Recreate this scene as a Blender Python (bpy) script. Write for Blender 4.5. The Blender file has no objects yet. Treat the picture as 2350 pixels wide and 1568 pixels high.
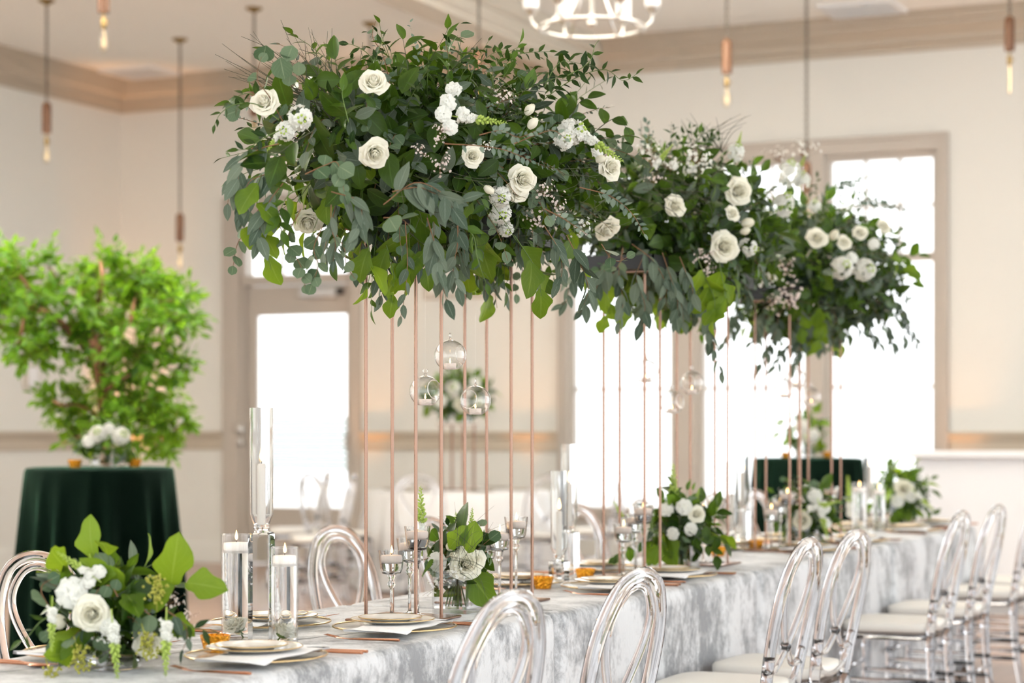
import bpy, math, random
import numpy as np
from mathutils import Vector, Matrix

# ------------------------------------------------------------------ camera
F_PX, HOR = 4650.0, 985.0                 # focal length in pixels, horizon row (2350 x 1568 frame)
CAM_H = 1.29
TH = math.radians(24.6)
ST, CT = math.sin(TH), math.cos(TH)
scene = bpy.context.scene
col = scene.collection
cam_d = bpy.data.cameras.new('camera')
cam = bpy.data.objects.new('camera', cam_d)
col.objects.link(cam)
cam.location = (0, 0, CAM_H)
cam.rotation_euler = (math.pi/2, 0, TH)
cam_d.sensor_width = 36.0
cam_d.lens = 36.0*F_PX/2350.0
cam_d.shift_y = (HOR-784.0)/2350.0
cam_d.clip_end = 200
cam_d.dof.use_dof = True
cam_d.dof.focus_distance = 5.45
cam_d.dof.aperture_fstop = 2.6
scene.camera = cam

# ------------------------------------------------------------------ daylight
world = bpy.data.worlds.new('overcast_sky')
scene.world = world
world.use_nodes = True
bg = world.node_tree.nodes['Background']
bg.inputs[0].default_value = (0.955, 0.98, 1.0, 1)
bg.inputs[1].default_value = 1.8

scene.view_settings.view_transform = 'Standard'
scene.view_settings.look = 'None'
scene.view_settings.exposure = 0.58
scene.view_settings.gamma = 1.0
scene.view_settings.use_curve_mapping = False
cy = scene.cycles
cy.use_denoising = True
cy.max_bounces = 8
cy.diffuse_bounces = 3
cy.glossy_bounces = 3
cy.transmission_bounces = 7
cy.transparent_max_bounces = 16
cy.blur_glossy = 1.0
cy.sample_clamp_indirect = 6.0
cy.use_adaptive_sampling = True
cy.adaptive_threshold = 0.08
cy.adaptive_min_samples = 20
cy.use_auto_tile = False
cy.time_limit = 1000

# ------------------------------------------------------------------ helpers
def W(px, py, z_depth):
    """point seen at photo pixel (px, py) at this depth along the lens axis"""
    xc = (px-1175.0)/F_PX*z_depth
    return Vector((xc*CT - z_depth*ST, xc*ST + z_depth*CT, CAM_H + (HOR-py)/F_PX*z_depth))
def Wz(px, py, z):
    return W(px, py, (CAM_H-z)*F_PX/(py-HOR))
def Wu(px, py, u):
    d = W(px, py, 1.0) - Vector((0, 0, CAM_H))
    return Vector((0, 0, CAM_H)) + d*(u/d.y)
def Wv(px, py, v):
    d = W(px, py, 1.0) - Vector((0, 0, CAM_H))
    return Vector((0, 0, CAM_H)) + d*(v/d.x)
CAMP = Vector((0, 0, CAM_H))
VIEW = Vector((-ST, CT, 0))
rng = random.Random(7)

def tag(o, label=None, cat=None, group=None, kind=None):
    if label: o['label'] = label
    if cat: o['category'] = cat
    if group: o['group'] = group
    if kind: o['kind'] = kind
    return o
def empty(name, loc=(0, 0, 0), rz=0.0):
    o = bpy.data.objects.new(name, None)
    col.objects.link(o)
    o.location = loc
    o.rotation_euler = (0, 0, rz)
    o.empty_display_size = 0.05
    return o
def kids(o):
    return [c for c in ALLCH.get(o.name, [])]
ALLCH = {}
def link(o, parent=None):
    col.objects.link(o)
    if parent is not None:
        o.parent = parent
        ALLCH.setdefault(parent.name, []).append(o)
    return o
def copy_tree(o, parent=None):
    c = o.copy()
    link(c, parent)
    for ch in list(kids(o)):
        copy_tree(ch, c)
    return c

class MB:
    def __init__(s):
        s.v, s.f, s.m = [], [], []
    def add(s, v, f, mi=0):
        o = len(s.v)
        s.v += [tuple(x) for x in v]
        s.f += [tuple(i+o for i in q) for q in f]
        s.m += [mi]*len(f)
        return s
    def box(s, c, d, mi=0, rz=0.0, bev=0.0):
        x, y, z = d[0]/2, d[1]/2, d[2]/2
        if bev > 0:
            b = min(bev, x*.9, y*.9, z*.9)
            vs = []
            for (ix, iy, iz) in ((x-b, y-b, -z), (x, y, -z+b), (x, y, z-b), (x-b, y-b, z)):
                vs += [(-ix, -iy, iz), (ix, -iy, iz), (ix, iy, iz), (-ix, iy, iz)]
            fs = [(3, 2, 1, 0), (12, 13, 14, 15)]
            for k in range(3):
                for j in range(4):
                    fs.append((k*4+j, k*4+(j+1) % 4, k*4+4+(j+1) % 4, k*4+4+j))
        else:
            vs = [(-x, -y, -z), (x, -y, -z), (x, y, -z), (-x, y, -z), (-x, -y, z), (x, -y, z), (x, y, z), (-x, y, z)]
            fs = [(3, 2, 1, 0), (4, 5, 6, 7), (0, 1, 5, 4), (1, 2, 6, 5), (2, 3, 7, 6), (3, 0, 4, 7)]
        cr, sr = math.cos(rz), math.sin(rz)
        vs = [(c[0]+a*cr-b_*sr, c[1]+a*sr+b_*cr, c[2]+e) for a, b_, e in vs]
        return s.add(vs, fs, mi)
    def box2(s, lo, hi, mi=0, bev=0.0):
        c = [(a+b)/2 for a, b in zip(lo, hi)]
        d = [abs(b-a) for a, b in zip(lo, hi)]
        return s.box(c, d, mi, 0.0, bev)
    def tube(s, pts, r, n=8, closed=False, mi=0, cap=True, prof=None):
        pts = [Vector(p) for p in pts]
        m = len(pts)
        rr = r if isinstance(r, (list, tuple)) else [r]*m
        tang = []
        for i in range(m):
            if closed: t = pts[(i+1) % m]-pts[i-1]
            else: t = pts[min(i+1, m-1)]-pts[max(i-1, 0)]
            tang.append(t.normalized() if t.length > 1e-9 else Vector((0, 0, 1)))
        t0 = tang[0]
        a = Vector((0, 0, 1)) if abs(t0.z) < .9 else Vector((1, 0, 0))
        nrm = (a-t0*a.dot(t0)).normalized()
        vs = []
        for i in range(m):
            nrm = nrm-tang[i]*nrm.dot(tang[i])
            nrm = nrm.normalized() if nrm.length > 1e-9 else Vector((1, 0, 0))
            bn = tang[i].cross(nrm)
            for k in range(n):
                an = 2*math.pi*k/n
                q = rr[i]*(prof[k % len(prof)] if prof else 1.0)
                vs.append(pts[i]+nrm*(math.cos(an)*q)+bn*(math.sin(an)*q))
        fs = []
        for i in range(m if closed else m-1):
            j = (i+1) % m
            for k in range(n):
                fs.append((i*n+k, i*n+(k+1) % n, j*n+(k+1) % n, j*n+k))
        if cap and not closed:
            fs.append(tuple(range(n-1, -1, -1)))
            fs.append(tuple((m-1)*n+k for k in range(n)))
        return s.add(vs, fs, mi)
    def lathe(s, prof, n=32, c=(0, 0, 0), mi=0, capb=False, capt=False):
        vs, fs = [], []
        m = len(prof)
        for (r, z) in prof:
            for k in range(n):
                a = 2*math.pi*k/n
                vs.append((c[0]+r*math.cos(a), c[1]+r*math.sin(a), c[2]+z))
        for i in range(m-1):
            for k in range(n):
                fs.append((i*n+k, i*n+(k+1) % n, (i+1)*n+(k+1) % n, (i+1)*n+k))
        if capb: fs.append(tuple(range(n-1, -1, -1)))
        if capt: fs.append(tuple((m-1)*n+k for k in range(n)))
        return s.add(vs, fs, mi)
    def blob(s, c, r, n=8, m=5, mi=0, axis=None):
        rx = r if isinstance(r, (tuple, list)) else (r, r, r)
        q = None
        if axis is not None:
            q = Vector((0, 0, 1)).rotation_difference(Vector(axis)).to_matrix()
        vs, fs = [], []
        for i in range(m+1):
            ph = math.pi*i/m
            for k in range(n):
                a = 2*math.pi*k/n
                p = Vector((rx[0]*math.sin(ph)*math.cos(a), rx[1]*math.sin(ph)*math.sin(a), -rx[2]*math.cos(ph)))
                if q is not None: p = q @ p
                vs.append((c[0]+p.x, c[1]+p.y, c[2]+p.z))
        for i in range(m):
            for k in range(n):
                fs.append((i*n+k, i*n+(k+1) % n, (i+1)*n+(k+1) % n, (i+1)*n+k))
        return s.add(vs, fs, mi)
    def mesh(s, name, mats, smooth=True, angle=38):
        me = bpy.data.meshes.new(name)
        me.from_pydata(s.v, [], s.f)
        for m_ in (mats if isinstance(mats, (list, tuple)) else [mats]):
            me.materials.append(m_)
        me.polygons.foreach_set('material_index', s.m)
        me.polygons.foreach_set('use_smooth', [smooth]*len(s.f))
        me.update()
        if smooth and angle:
            me.set_sharp_from_angle(angle=math.radians(angle))
        return me
    def build(s, name, mats, parent=None, smooth=True, angle=38, loc=None):
        o = bpy.data.objects.new(name, s.mesh(name, mats, smooth, angle))
        if loc is not None: o.location = loc
        return link(o, parent)

def curve(pts, n):
    """Catmull-Rom through pts"""
    P = [Vector(p) for p in pts]
    P = [P[0]*2-P[1]]+P+[P[-1]*2-P[-2]]
    out = []
    seg = len(P)-3
    for i in range(n):
        t = i/(n-1)*seg
        k = min(int(t), seg-1)
        t -= k
        a, b, c, d = P[k:k+4]
        out.append(0.5*((2*b)+(c-a)*t+(2*a-5*b+4*c-d)*t*t+(3*b-a-3*c+d)*t*t*t))
    return out

# ------------------------------------------------------------------ materials
def new_mat(name):
    m = bpy.data.materials.new(name)
    m.use_nodes = True
    return m, m.node_tree.nodes, m.node_tree.links
def pbr(name, base, rough=.5, metal=0.0, trans=0.0, ior=1.45, emit=None, estr=0.0, sheen=0.0, sheen_tint=None,
        noise=None, bump=0.0, bscale=60.0, spec=None, coat=0.0, scale3=(1, 1, 1), nrough=.62):
    m, N, L = new_mat(name)
    b = N['Principled BSDF']
    b.inputs['Base Color'].default_value = (*base, 1)
    b.inputs['Roughness'].default_value = rough
    b.inputs['Metallic'].default_value = metal
    b.inputs['Transmission Weight'].default_value = trans
    b.inputs['IOR'].default_value = ior
    if spec is not None: b.inputs['Specular IOR Level'].default_value = spec
    if coat: b.inputs['Coat Weight'].default_value = coat
    if emit:
        b.inputs['Emission Color'].default_value = (*emit, 1)
        b.inputs['Emission Strength'].default_value = estr
    if sheen:
        b.inputs['Sheen Weight'].default_value = sheen
        b.inputs['Sheen Roughness'].default_value = .28
        if sheen_tint: b.inputs['Sheen Tint'].default_value = (*sheen_tint, 1)
    tc = mp = None
    if noise or bump:
        tc = N.new('ShaderNodeTexCoord')
        mp = N.new('ShaderNodeMapping')
        mp.inputs['Scale'].default_value = scale3
        L.new(tc.outputs['Object'], mp.inputs['Vector'])
    if noise:
        sc_, det, c2, lo, hi = noise
        nz = N.new('ShaderNodeTexNoise')
        nz.inputs['Scale'].default_value = sc_
        nz.inputs['Detail'].default_value = det
        nz.inputs['Roughness'].default_value = nrough
        L.new(mp.outputs['Vector'], nz.inputs['Vector'])
        cr = N.new('ShaderNodeValToRGB')
        cr.color_ramp.elements[0].position = lo
        cr.color_ramp.elements[1].position = hi
        cr.color_ramp.elements[0].color = (*c2, 1)
        cr.color_ramp.elements[1].color = (*base, 1)
        L.new(nz.outputs['Fac'], cr.inputs['Fac'])
        L.new(cr.outputs['Color'], b.inputs['Base Color'])
    if bump:
        nb = N.new('ShaderNodeTexNoise')
        nb.inputs['Scale'].default_value = bscale
        nb.inputs['Detail'].default_value = 3
        L.new(mp.outputs['Vector'], nb.inputs['Vector'])
        bp = N.new('ShaderNodeBump')
        bp.inputs['Strength'].default_value = bump
        bp.inputs['Distance'].default_value = .01
        L.new(nb.outputs['Fac'], bp.inputs['Height'])
        L.new(bp.outputs['Normal'], b.inputs['Normal'])
    return m
def thin_glass(name, tint=(1, 1, 1), base=.03, edge=.85, power=3.0):
    m, N, L = new_mat(name)
    N.remove(N['Principled BSDF'])
    tr = N.new('ShaderNodeBsdfTransparent')
    tr.inputs[0].default_value = (*tint, 1)
    gl = N.new('ShaderNodeBsdfGlossy')
    gl.inputs['Roughness'].default_value = .02
    lw = N.new('ShaderNodeLayerWeight')
    lw.inputs['Blend'].default_value = .5
    pw = N.new('ShaderNodeMath'); pw.operation = 'POWER'
    pw.inputs[1].default_value = power
    L.new(lw.outputs['Facing'], pw.inputs[0])
    ma = N.new('ShaderNodeMath'); ma.operation = 'MULTIPLY_ADD'
    ma.inputs[1].default_value = edge
    ma.inputs[2].default_value = base
    L.new(pw.outputs[0], ma.inputs[0])
    mx = N.new('ShaderNodeMixShader')
    L.new(ma.outputs[0], mx.inputs[0])
    L.new(tr.outputs[0], mx.inputs[1])
    L.new(gl.outputs[0], mx.inputs[2])
    L.new(mx.outputs[0], N['Material Output'].inputs[0])
    return m
def leaf_mat(name, c_dark, c_light, vein, rough=.42, transl=.35, tcol=None):
    k_ = .9 if name.startswith(('ficus', 'lime')) else .74
    c_dark, c_light, vein = [tuple(x_*k_ for x_ in q) for q in (c_dark, c_light, vein)]
    if tcol: tcol = tuple(x_*k_ for x_ in tcol)
    m, N, L = new_mat(name)
    b = N['Principled BSDF']
    b.inputs['Roughness'].default_value = rough
    b.inputs['Specular IOR Level'].default_value = .22
    at = N.new('ShaderNodeAttribute'); at.attribute_name = 'var'
    cr = N.new('ShaderNodeValToRGB')
    cr.color_ramp.elements[0].color = (*c_dark, 1)
    cr.color_ramp.elements[1].color = (*c_light, 1)
    L.new(at.outputs['Fac'], cr.inputs['Fac'])
    uv = N.new('ShaderNodeUVMap')
    sp = N.new('ShaderNodeSeparateXYZ')
    L.new(uv.outputs[0], sp.inputs[0])
    s1 = N.new('ShaderNodeMath'); s1.operation = 'SUBTRACT'; s1.inputs[1].default_value = .5
    L.new(sp.outputs[0], s1.inputs[0])
    ab = N.new('ShaderNodeMath'); ab.operation = 'ABSOLUTE'
    L.new(s1.outputs[0], ab.inputs[0])
    mr = N.new('ShaderNodeMapRange')
    mr.inputs['From Min'].default_value = .012
    mr.inputs['From Max'].default_value = .04
    mr.inputs['To Min'].default_value = .8
    mr.inputs['To Max'].default_value = 0
    L.new(ab.outputs[0], mr.inputs[0])
    # side veins run obliquely off the midrib
    ad = N.new('ShaderNodeMath'); ad.operation = 'SUBTRACT'
    L.new(sp.outputs[1], ad.inputs[0]); L.new(ab.outputs[0], ad.inputs[1])
    ml = N.new('ShaderNodeMath'); ml.operation = 'MULTIPLY'; ml.inputs[1].default_value = 34
    L.new(ad.outputs[0], ml.inputs[0])
    si = N.new('ShaderNodeMath'); si.operation = 'SINE'
    L.new(ml.outputs[0], si.inputs[0])
    mr2 = N.new('ShaderNodeMapRange')
    mr2.inputs['From Min'].default_value = .86
    mr2.inputs['From Max'].default_value = 1
    mr2.inputs['To Max'].default_value = .28
    L.new(si.outputs[0], mr2.inputs[0])
    mx_ = N.new('ShaderNodeMath'); mx_.operation = 'MAXIMUM'
    L.new(mr.outputs[0], mx_.inputs[0]); L.new(mr2.outputs[0], mx_.inputs[1])
    mc = N.new('ShaderNodeMixRGB')
    mc.inputs[2].default_value = (*vein, 1)
    L.new(mx_.outputs[0], mc.inputs[0])
    L.new(cr.outputs[0], mc.inputs[1])
    L.new(mc.outputs[0], b.inputs['Base Color'])
    tb = N.new('ShaderNodeBsdfTranslucent')
    if tcol: tb.inputs[0].default_value = (*tcol, 1)
    else: L.new(mc.outputs[0], tb.inputs[0])
    ms = N.new('ShaderNodeMixShader')
    ms.inputs[0].default_value = transl
    L.new(b.outputs[0], ms.inputs[1]); L.new(tb.outputs[0], ms.inputs[2])
    L.new(ms.outputs[0], N['Material Output'].inputs[0])
    return m
def petal_mat(name, base, deep, transl=.4):
    m, N, L = new_mat(name)
    b = N['Principled BSDF']
    b.inputs['Roughness'].default_value = .6
    tc = N.new('ShaderNodeTexCoord')
    nz = N.new('ShaderNodeTexNoise'); nz.inputs['Scale'].default_value = 22
    L.new(tc.outputs['Object'], nz.inputs['Vector'])
    mc = N.new('ShaderNodeMixRGB')
    mc.inputs[1].default_value = (*base, 1); mc.inputs[2].default_value = (*deep, 1)
    L.new(nz.outputs['Fac'], mc.inputs[0])
    L.new(mc.outputs[0], b.inputs['Base Color'])
    tb = N.new('ShaderNodeBsdfTranslucent')
    L.new(mc.outputs[0], tb.inputs[0])
    ms = N.new('ShaderNodeMixShader'); ms.inputs[0].default_value = transl
    L.new(b.outputs[0], ms.inputs[1]); L.new(tb.outputs[0], ms.inputs[2])
    L.new(ms.outputs[0], N['Material Output'].inputs[0])
    return m

M = {}
M['wall'] = pbr('cream_paint', (.765, .75, .69), .75, bump=.04, bscale=120)
M['ceiling'] = pbr('ceiling_paint', (.93, .90, .84), .85)
M['trim'] = pbr('taupe_trim', (.46, .395, .31), .45)
M['beam'] = pbr('pale_trim', (.64, .585, .49), .5)
M['casing'] = pbr('casing_paint', (.445, .395, .34), .42)
M['floor'] = pbr('wood_floor', (.40, .27, .20), .28, noise=(2.2, 6, (.27, .165, .115), .35, .65), scale3=(7, .7, 1), bump=.05, bscale=9)
M['cloth'] = pbr('silver_cloth', (.66, .675, .685), .45, noise=(4.2, 14, (.25, .26, .27), .425, .545), nrough=.78, bump=.3, bscale=70, scale3=(1, 1.1, .8), sheen=.15)
M['velvet'] = pbr('green_velvet', (.0004, .0038, .0019), .85, sheen=.30, sheen_tint=(.14, .46, .29), bump=.1, bscale=14, spec=.05)
M['white_cloth'] = pbr('white_cloth', (.86, .86, .85), .7, bump=.08, bscale=40)
M['napkin'] = pbr('napkin_cotton', (.87, .87, .87), .8, bump=.12, bscale=150)
M['china'] = pbr('cream_china', (.80, .77, .70), .16, coat=.4)
M['gold'] = pbr('gold_rim', (.60, .44, .23), .22, metal=1)
M['copper'] = pbr('copper', (.44, .205, .12), .2, metal=1)
M['rose_gold'] = pbr('rose_gold', (.30, .185, .135), .26, metal=1)
M['acrylic'] = pbr('clear_acrylic', (.965, .97, .998), .015, trans=1, ior=1.46)
M['glass'] = pbr('solid_glass', (.985, .995, .99), .0, trans=1, ior=1.47)
M['water'] = pbr('water', (.99, 1, .995), .0, trans=1, ior=1.33)
M['thin'] = thin_glass('thin_glass', base=.045, edge=.95, power=2.4)
M['pane'] = thin_glass('window_glass', base=.02, edge=.5, power=4)
M['globe'] = thin_glass('globe_glass', (.99, .99, .985), base=.07, edge=1.0, power=1.7)
M['wax'] = pbr('ivory_wax', (.90, .84, .77), .5, sheen=.1)
M['wax_pink'] = pbr('blush_wax', (.90, .78, .70), .5)
M['wick'] = pbr('wick', (.03, .025, .02), .9)
M['flame'] = pbr('flame', (1, .6, .2), .5, emit=(1, .58, .22), estr=6)
M['amber'] = pbr('amber_glass', (.86, .40, .03), .2, metal=.75, noise=(95, 3, (.42, .13, .0), .38, .58), bump=.9, bscale=120, emit=(.9, .32, .01), estr=.05)  # weak emission put into the cup in place of candle glow
M['charger'] = thin_glass('charger_glass', (.97, .965, .94), base=.05, edge=.22, power=2)
M['cushion'] = pbr('ivory_cushion', (.80, .775, .715), .45, bump=.05, bscale=200)
M['black'] = pbr('black_tray', (.012, .012, .012), .4)
M['foam'] = pbr('wet_foam', (.012, .03, .012), .95)
M['stem'] = pbr('green_stem', (.10, .16, .035), .6)
M['twig'] = pbr('brown_twig', (.20, .10, .045), .7)
M['darktwig'] = pbr('dark_twig', (.055, .06, .03), .7)
M['bark'] = pbr('bark', (.21, .10, .05), .85, bump=.5, bscale=30)
M['wood'] = pbr('turned_wood', (.16, .075, .033), .5, noise=(9, 5, (.10, .042, .02), .35, .65), scale3=(1, 1, .2))
M['chain'] = pbr('aged_metal', (.16, .14, .115), .45, metal=.9)
M['brass'] = pbr('aged_brass', (.30, .21, .09), .4, metal=1)
M['bulb'] = thin_glass('bulb_glass', (1, .97, .9), base=.06, edge=.8, power=2.5)
M['filament'] = pbr('filament', (1, .7, .3), .5, emit=(1, .78, .45), estr=1.6)
M['nickel'] = pbr('nickel', (.62, .60, .56), .3, metal=1)
M['shade'] = pbr('frosted_shade', (.93, .92, .90), .6, emit=(1, .96, .9), estr=.12)
M['grey'] = pbr('grey_metal', (.55, .55, .54), .45)
M['dark'] = pbr('dark_slot', (.05, .045, .04), .8)
M['red'] = pbr('red_enamel', (.45, .015, .02), .35)
M['white'] = pbr('white_plastic', (.85, .85, .84), .4)
M['bar_white'] = pbr('white_laminate', (.84, .84, .84), .45)
M['beige'] = pbr('beige_panel', (.58, .52, .44), .6)
M['fence'] = pbr('weathered_board', (.21, .26, .24), .8)
M['rose'] = petal_mat('ivory_petal', (.97, .96, .88), (.95, .92, .74))
M['bloom'] = petal_mat('white_petal', (.95, .95, .92), (.88, .89, .80))
M['blush'] = petal_mat('blush_petal', (.90, .82, .78), (.86, .74, .68))
M['lime'] = petal_mat('lime_bud', (.60, .72, .20), (.42, .58, .10))
M['olive'] = pbr('olive_seed', (.33, .33, .045), .6)
L_ = {}
L_['silver'] = leaf_mat('silver_dollar_leaf', (.085, .155, .075), (.21, .295, .17), (.29, .37, .22), .5, .25)
L_['seeded'] = leaf_mat('seeded_eucalyptus_leaf', (.07, .115, .072), (.185, .24, .165), (.27, .34, .265), .5, .22)
L_['salal'] = leaf_mat('salal_leaf', (.009, .032, .004), (.056, .112, .010), (.085, .18, .03), .34, .28, (.15, .29, .02))
L_['ruscus'] = leaf_mat('ruscus_leaf', (.016, .055, .006), (.078, .16, .013), (.09, .2, .03), .34, .3, (.18, .32, .02))
L_['smilax'] = leaf_mat('smilax_leaf', (.014, .042, .006), (.055, .105, .012), (.08, .16, .03), .38, .25)
L_['tiny'] = leaf_mat('baby_blue_leaf', (.11, .175, .125), (.27, .345, .26), (.3, .38, .29), .5, .2)
L_['limeleaf'] = leaf_mat('lime_leaf', (.055, .13, .010), (.17, .29, .020), (.25, .36, .06), .38, .45, (.27, .40, .02))
L_['ficus'] = leaf_mat('ficus_leaf', (.02, .09, .006), (.17, .36, .03), (.20, .38, .06), .3, .4, (.34, .62, .03))

# ------------------------------------------------------------------ room shell
U_BACK, V_LEFT, Z_CEIL = 16.57, -11.83, 4.70
V_R, U_F = 3.4, -1.6
def vb(px):                      # position along the back wall
    return Wu(px, HOR, U_BACK).x
def zb(px, py):
    return Wu(px, py, U_BACK).z

mb = MB(); mb.box2((V_LEFT-.2, U_F, -.12), (V_R, U_BACK+.25, 0))
tag(mb.build('floor', M['floor'], smooth=False), kind='structure')
mb = MB(); mb.box2((V_LEFT-.2, U_F, Z_CEIL), (V_R, U_BACK+.25, Z_CEIL+.12))
tag(mb.build('ceiling', M['ceiling'], smooth=False), kind='structure')
mb = MB(); mb.box2((V_LEFT-.2, U_F, 0), (V_LEFT, U_BACK, Z_CEIL))
tag(mb.build('wall_left', M['wall'], smooth=False), kind='structure')

# openings in the back wall: door with transom, three tall windows
D0, D1 = vb(553), vb(808)
D_TOP, D_MID0, D_MID1 = zb(680, 478), zb(680, 652), zb(680, 630)
WIN = [(vb(1303), vb(1548)), (vb(1600), vb(1856)), (vb(1893), vb(2152))]
W_TOP, W_BOT = zb(2000, 352), zb(1420, 1172)
wall = MB()
edges = [V_LEFT]
ops = [(D0, D1, 0, D_TOP)]+[(a, b, W_BOT, W_TOP) for a, b in WIN]
x = V_LEFT
for a, b, z0, z1 in ops:
    wall.box2((x, U_BACK, 0), (a, U_BACK+.2, Z_CEIL))
    if z0 > 0: wall.box2((a, U_BACK, 0), (b, U_BACK+.2, z0))
    wall.box2((a, U_BACK, z1), (b, U_BACK+.2, Z_CEIL))
    x = b
wall.box2((x, U_BACK, 0), (V_R, U_BACK+.2, Z_CEIL))
tag(wall.build('wall_back', M['wall'], smooth=False), kind='structure')

def moulding(name, prof, mat_, corner=True):
    """sweep a wall profile (out, z) along the left and the back wall, mitred in the corner"""
    obs = []
    n = len(prof)
    m1 = MB()
    vs = [(V_LEFT+o, U_F, z) for o, z in prof]+[(V_LEFT+o, U_BACK-o, z) for o, z in prof]
    m1.add(vs, [(i, i+1, n+i+1, n+i) for i in range(n-1)])
    obs.append(tag(m1.build(name+'_left', mat_, angle=25), kind='structure'))
    return obs
def strip(name, prof, a, b, mat_, miter=False, parent=None):
    n = len(prof)
    m1 = MB()
    vs = [(a+(o if miter else 0), U_BACK-o, z) for o, z in prof]+[(b, U_BACK-o, z) for o, z in prof]
    m1.add(vs, [(i+1, i, n+i, n+i+1) for i in range(n-1)]+[tuple(range(n)), tuple(range(2*n-1, n-1, -1))])
    return tag(m1.build(name, mat_, parent, angle=25), kind=None if parent else 'structure')
zc = 4.40
crown = [(0, zc), (.03, zc), (.035, zc+.05), (.07, zc+.065), (.075, zc+.11), (.11, zc+.15), (.16, zc+.18), (.165, zc+.21), (.20, zc+.225),
         (.205, zc+.26), (.235, zc+.275), (.235, Z_CEIL), (0, Z_CEIL)]
moulding('trim_1', crown, M['trim'])
strip('trim_2', crown, V_LEFT, V_R, M['trim'], miter=True)
zr = 1.09
rail = [(0, zr), (.02, zr), (.02, zr+.10), (.035, zr+.115), (.035, zr+.135), (.055, zr+.15), (.055, zr+.17), (.0, zr+.18)]
moulding('trim_3', rail, M['trim'])
V_CAS_R = vb(2178)
strip('trim_4', rail, V_LEFT, vb(514), M['trim'], miter=True)
strip('trim_5', rail, vb(832), vb(1284), M['trim'])
strip('trim_6', rail, V_CAS_R, V_R, M['trim'])
base_p = [(0, 0), (.02, 0), (.02, .16), (.012, .19), (0, .2)]
moulding('baseboard', base_p, M['wall'])
strip('baseboard_back', base_p, V_LEFT, vb(514), M['wall'], miter=True)
strip('baseboard_back_mid', base_p, vb(832), vb(1284), M['wall'])
strip('baseboard_back_right', base_p, V_CAS_R, V_R, M['wall'])
for o in list(col.objects):
    if o.name == 'baseboard_left': break

# ceiling beam running away towards the back wall
bv0, bv1 = vb(1283), vb(1396)
mb = MB()
prof = [(bv0, Z_CEIL), (bv0, Z_CEIL-.12), (bv0+.06, Z_CEIL-.14), (bv0+.06, Z_CEIL-.22), (bv0+.10, Z_CEIL-.24), (bv0+.10, Z_CEIL-.29),
        (bv1-.10, Z_CEIL-.29), (bv1-.10, Z_CEIL-.24), (bv1-.06, Z_CEIL-.22), (bv1-.06, Z_CEIL-.14), (bv1, Z_CEIL-.12), (bv1, Z_CEIL)]
n = len(prof)
mb.add([(a, U_F, z) for a, z in prof]+[(a, U_BACK, z) for a, z in prof], [(i, i+1, n+i+1, n+i) for i in range(n-1)])
tag(mb.build('trim_7', M['beam'], angle=25), kind='structure')

def part(name, lo, hi, mat_, parent, bev=0.0):
    m1 = MB(); m1.box2(lo, hi, bev=bev)
    return m1.build(name, mat_, parent, smooth=bev > 0)

# windows
for wi, (a, b) in enumerate(WIN):
    wn = empty('window_%d' % (wi+1), ((a+b)/2, U_BACK, W_BOT))
    tag(wn, kind='structure')
    def wp(name, lo, hi, mat_, par=wn, bev=0):
        c = wn.location if par is wn else Vector((0, 0, 0))
        return part(name, [p-q for p, q in zip(lo, wn.location)], [p-q for p, q in zip(hi, wn.location)], mat_, par, bev)
    fy0, fy1 = U_BACK+.06, U_BACK+.12
    H = W_TOP-W_BOT
    zt = zb(2000, 592)                       # transom rail
    wp('jamb', (a, fy0-.04, W_BOT), (a+.045, fy1, W_TOP), M['casing'])
    wp('jamb', (b-.045, fy0-.04, W_BOT), (b, fy1, W_TOP), M['casing'])
    wp('head_rail', (a+.045, fy0-.04, W_TOP-.05), (b-.045, fy1, W_TOP), M['casing'])
    wp('sill', (a-.02, U_BACK-.06, W_BOT-.04), (b+.02, fy1, W_BOT+.03), M['casing'])
    wp('transom_rail', (a+.045, fy0-.045, zt-.035), (b-.045, fy1, zt+.035), M['casing'])
    cw = b-a-.09
    for k in (1, 2):
        xx = a+.045+cw*k/3
        wp('muntin', (xx-.013, fy0, zt+.035), (xx+.013, fy0+.04, W_TOP-.05), M['casing'])
    zq = zb(2068, 470)
    wp('muntin', (a+.045, fy0+.002, zq-.013), (b-.045, fy0+.038, zq+.013), M['casing'])
    zq2 = zb(2000, 888)
    wp('muntin', (a+.045, fy0, zq2-.014), (b-.045, fy0+.04, zq2+.014), M['casing'])
    for k in range(3):
        xa = a+.045+cw*k/3
        for (za, zbb) in ((zt+.035, zq), (zq, W_TOP-.05)):
            wp('pane', (xa+.014, fy0+.018, za+.004), (xa+cw/3-.014, fy0+.022, zbb-.004), M['pane'])
    for (za, zbb) in ((W_BOT+.03, zq2), (zq2, zt-.035)):
        wp('pane', (a+.05, fy0+.018, za), (b-.05, fy0+.022, zbb), M['pane'])
# casing round the whole triple window
cs = MB()
ca, cb = vb(1284), vb(2178)
for (lo, hi) in (((ca, W_BOT-.1), (WIN[0][0], W_TOP+.14)), ((WIN[2][1], W_BOT-.1), (cb, W_TOP+.14)), ((WIN[0][0], W_TOP), (WIN[2][1], W_TOP+.14)),
                 ((WIN[0][1], W_BOT), (WIN[1][0], W_TOP)), ((WIN[1][1], W_BOT), (WIN[2][0], W_TOP)), ((WIN[0][0], W_BOT-.1), (WIN[2][1], W_BOT-.04))):
    cs.box2((lo[0], U_BACK-.035, lo[1]), (hi[0], U_BACK, hi[1]))
for (xa, xb_) in ((ca, ca+.035), (cb-.035, cb)):
    cs.box2((xa, U_BACK-.055, W_BOT-.1), (xb_, U_BACK-.03, W_TOP+.14))
cs.box2((ca+.036, U_BACK-.054, W_TOP+.105), (cb-.036, U_BACK-.03, W_TOP+.139))
tag(cs.build('trim_8', M['casing'], smooth=False), kind='structure')

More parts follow.
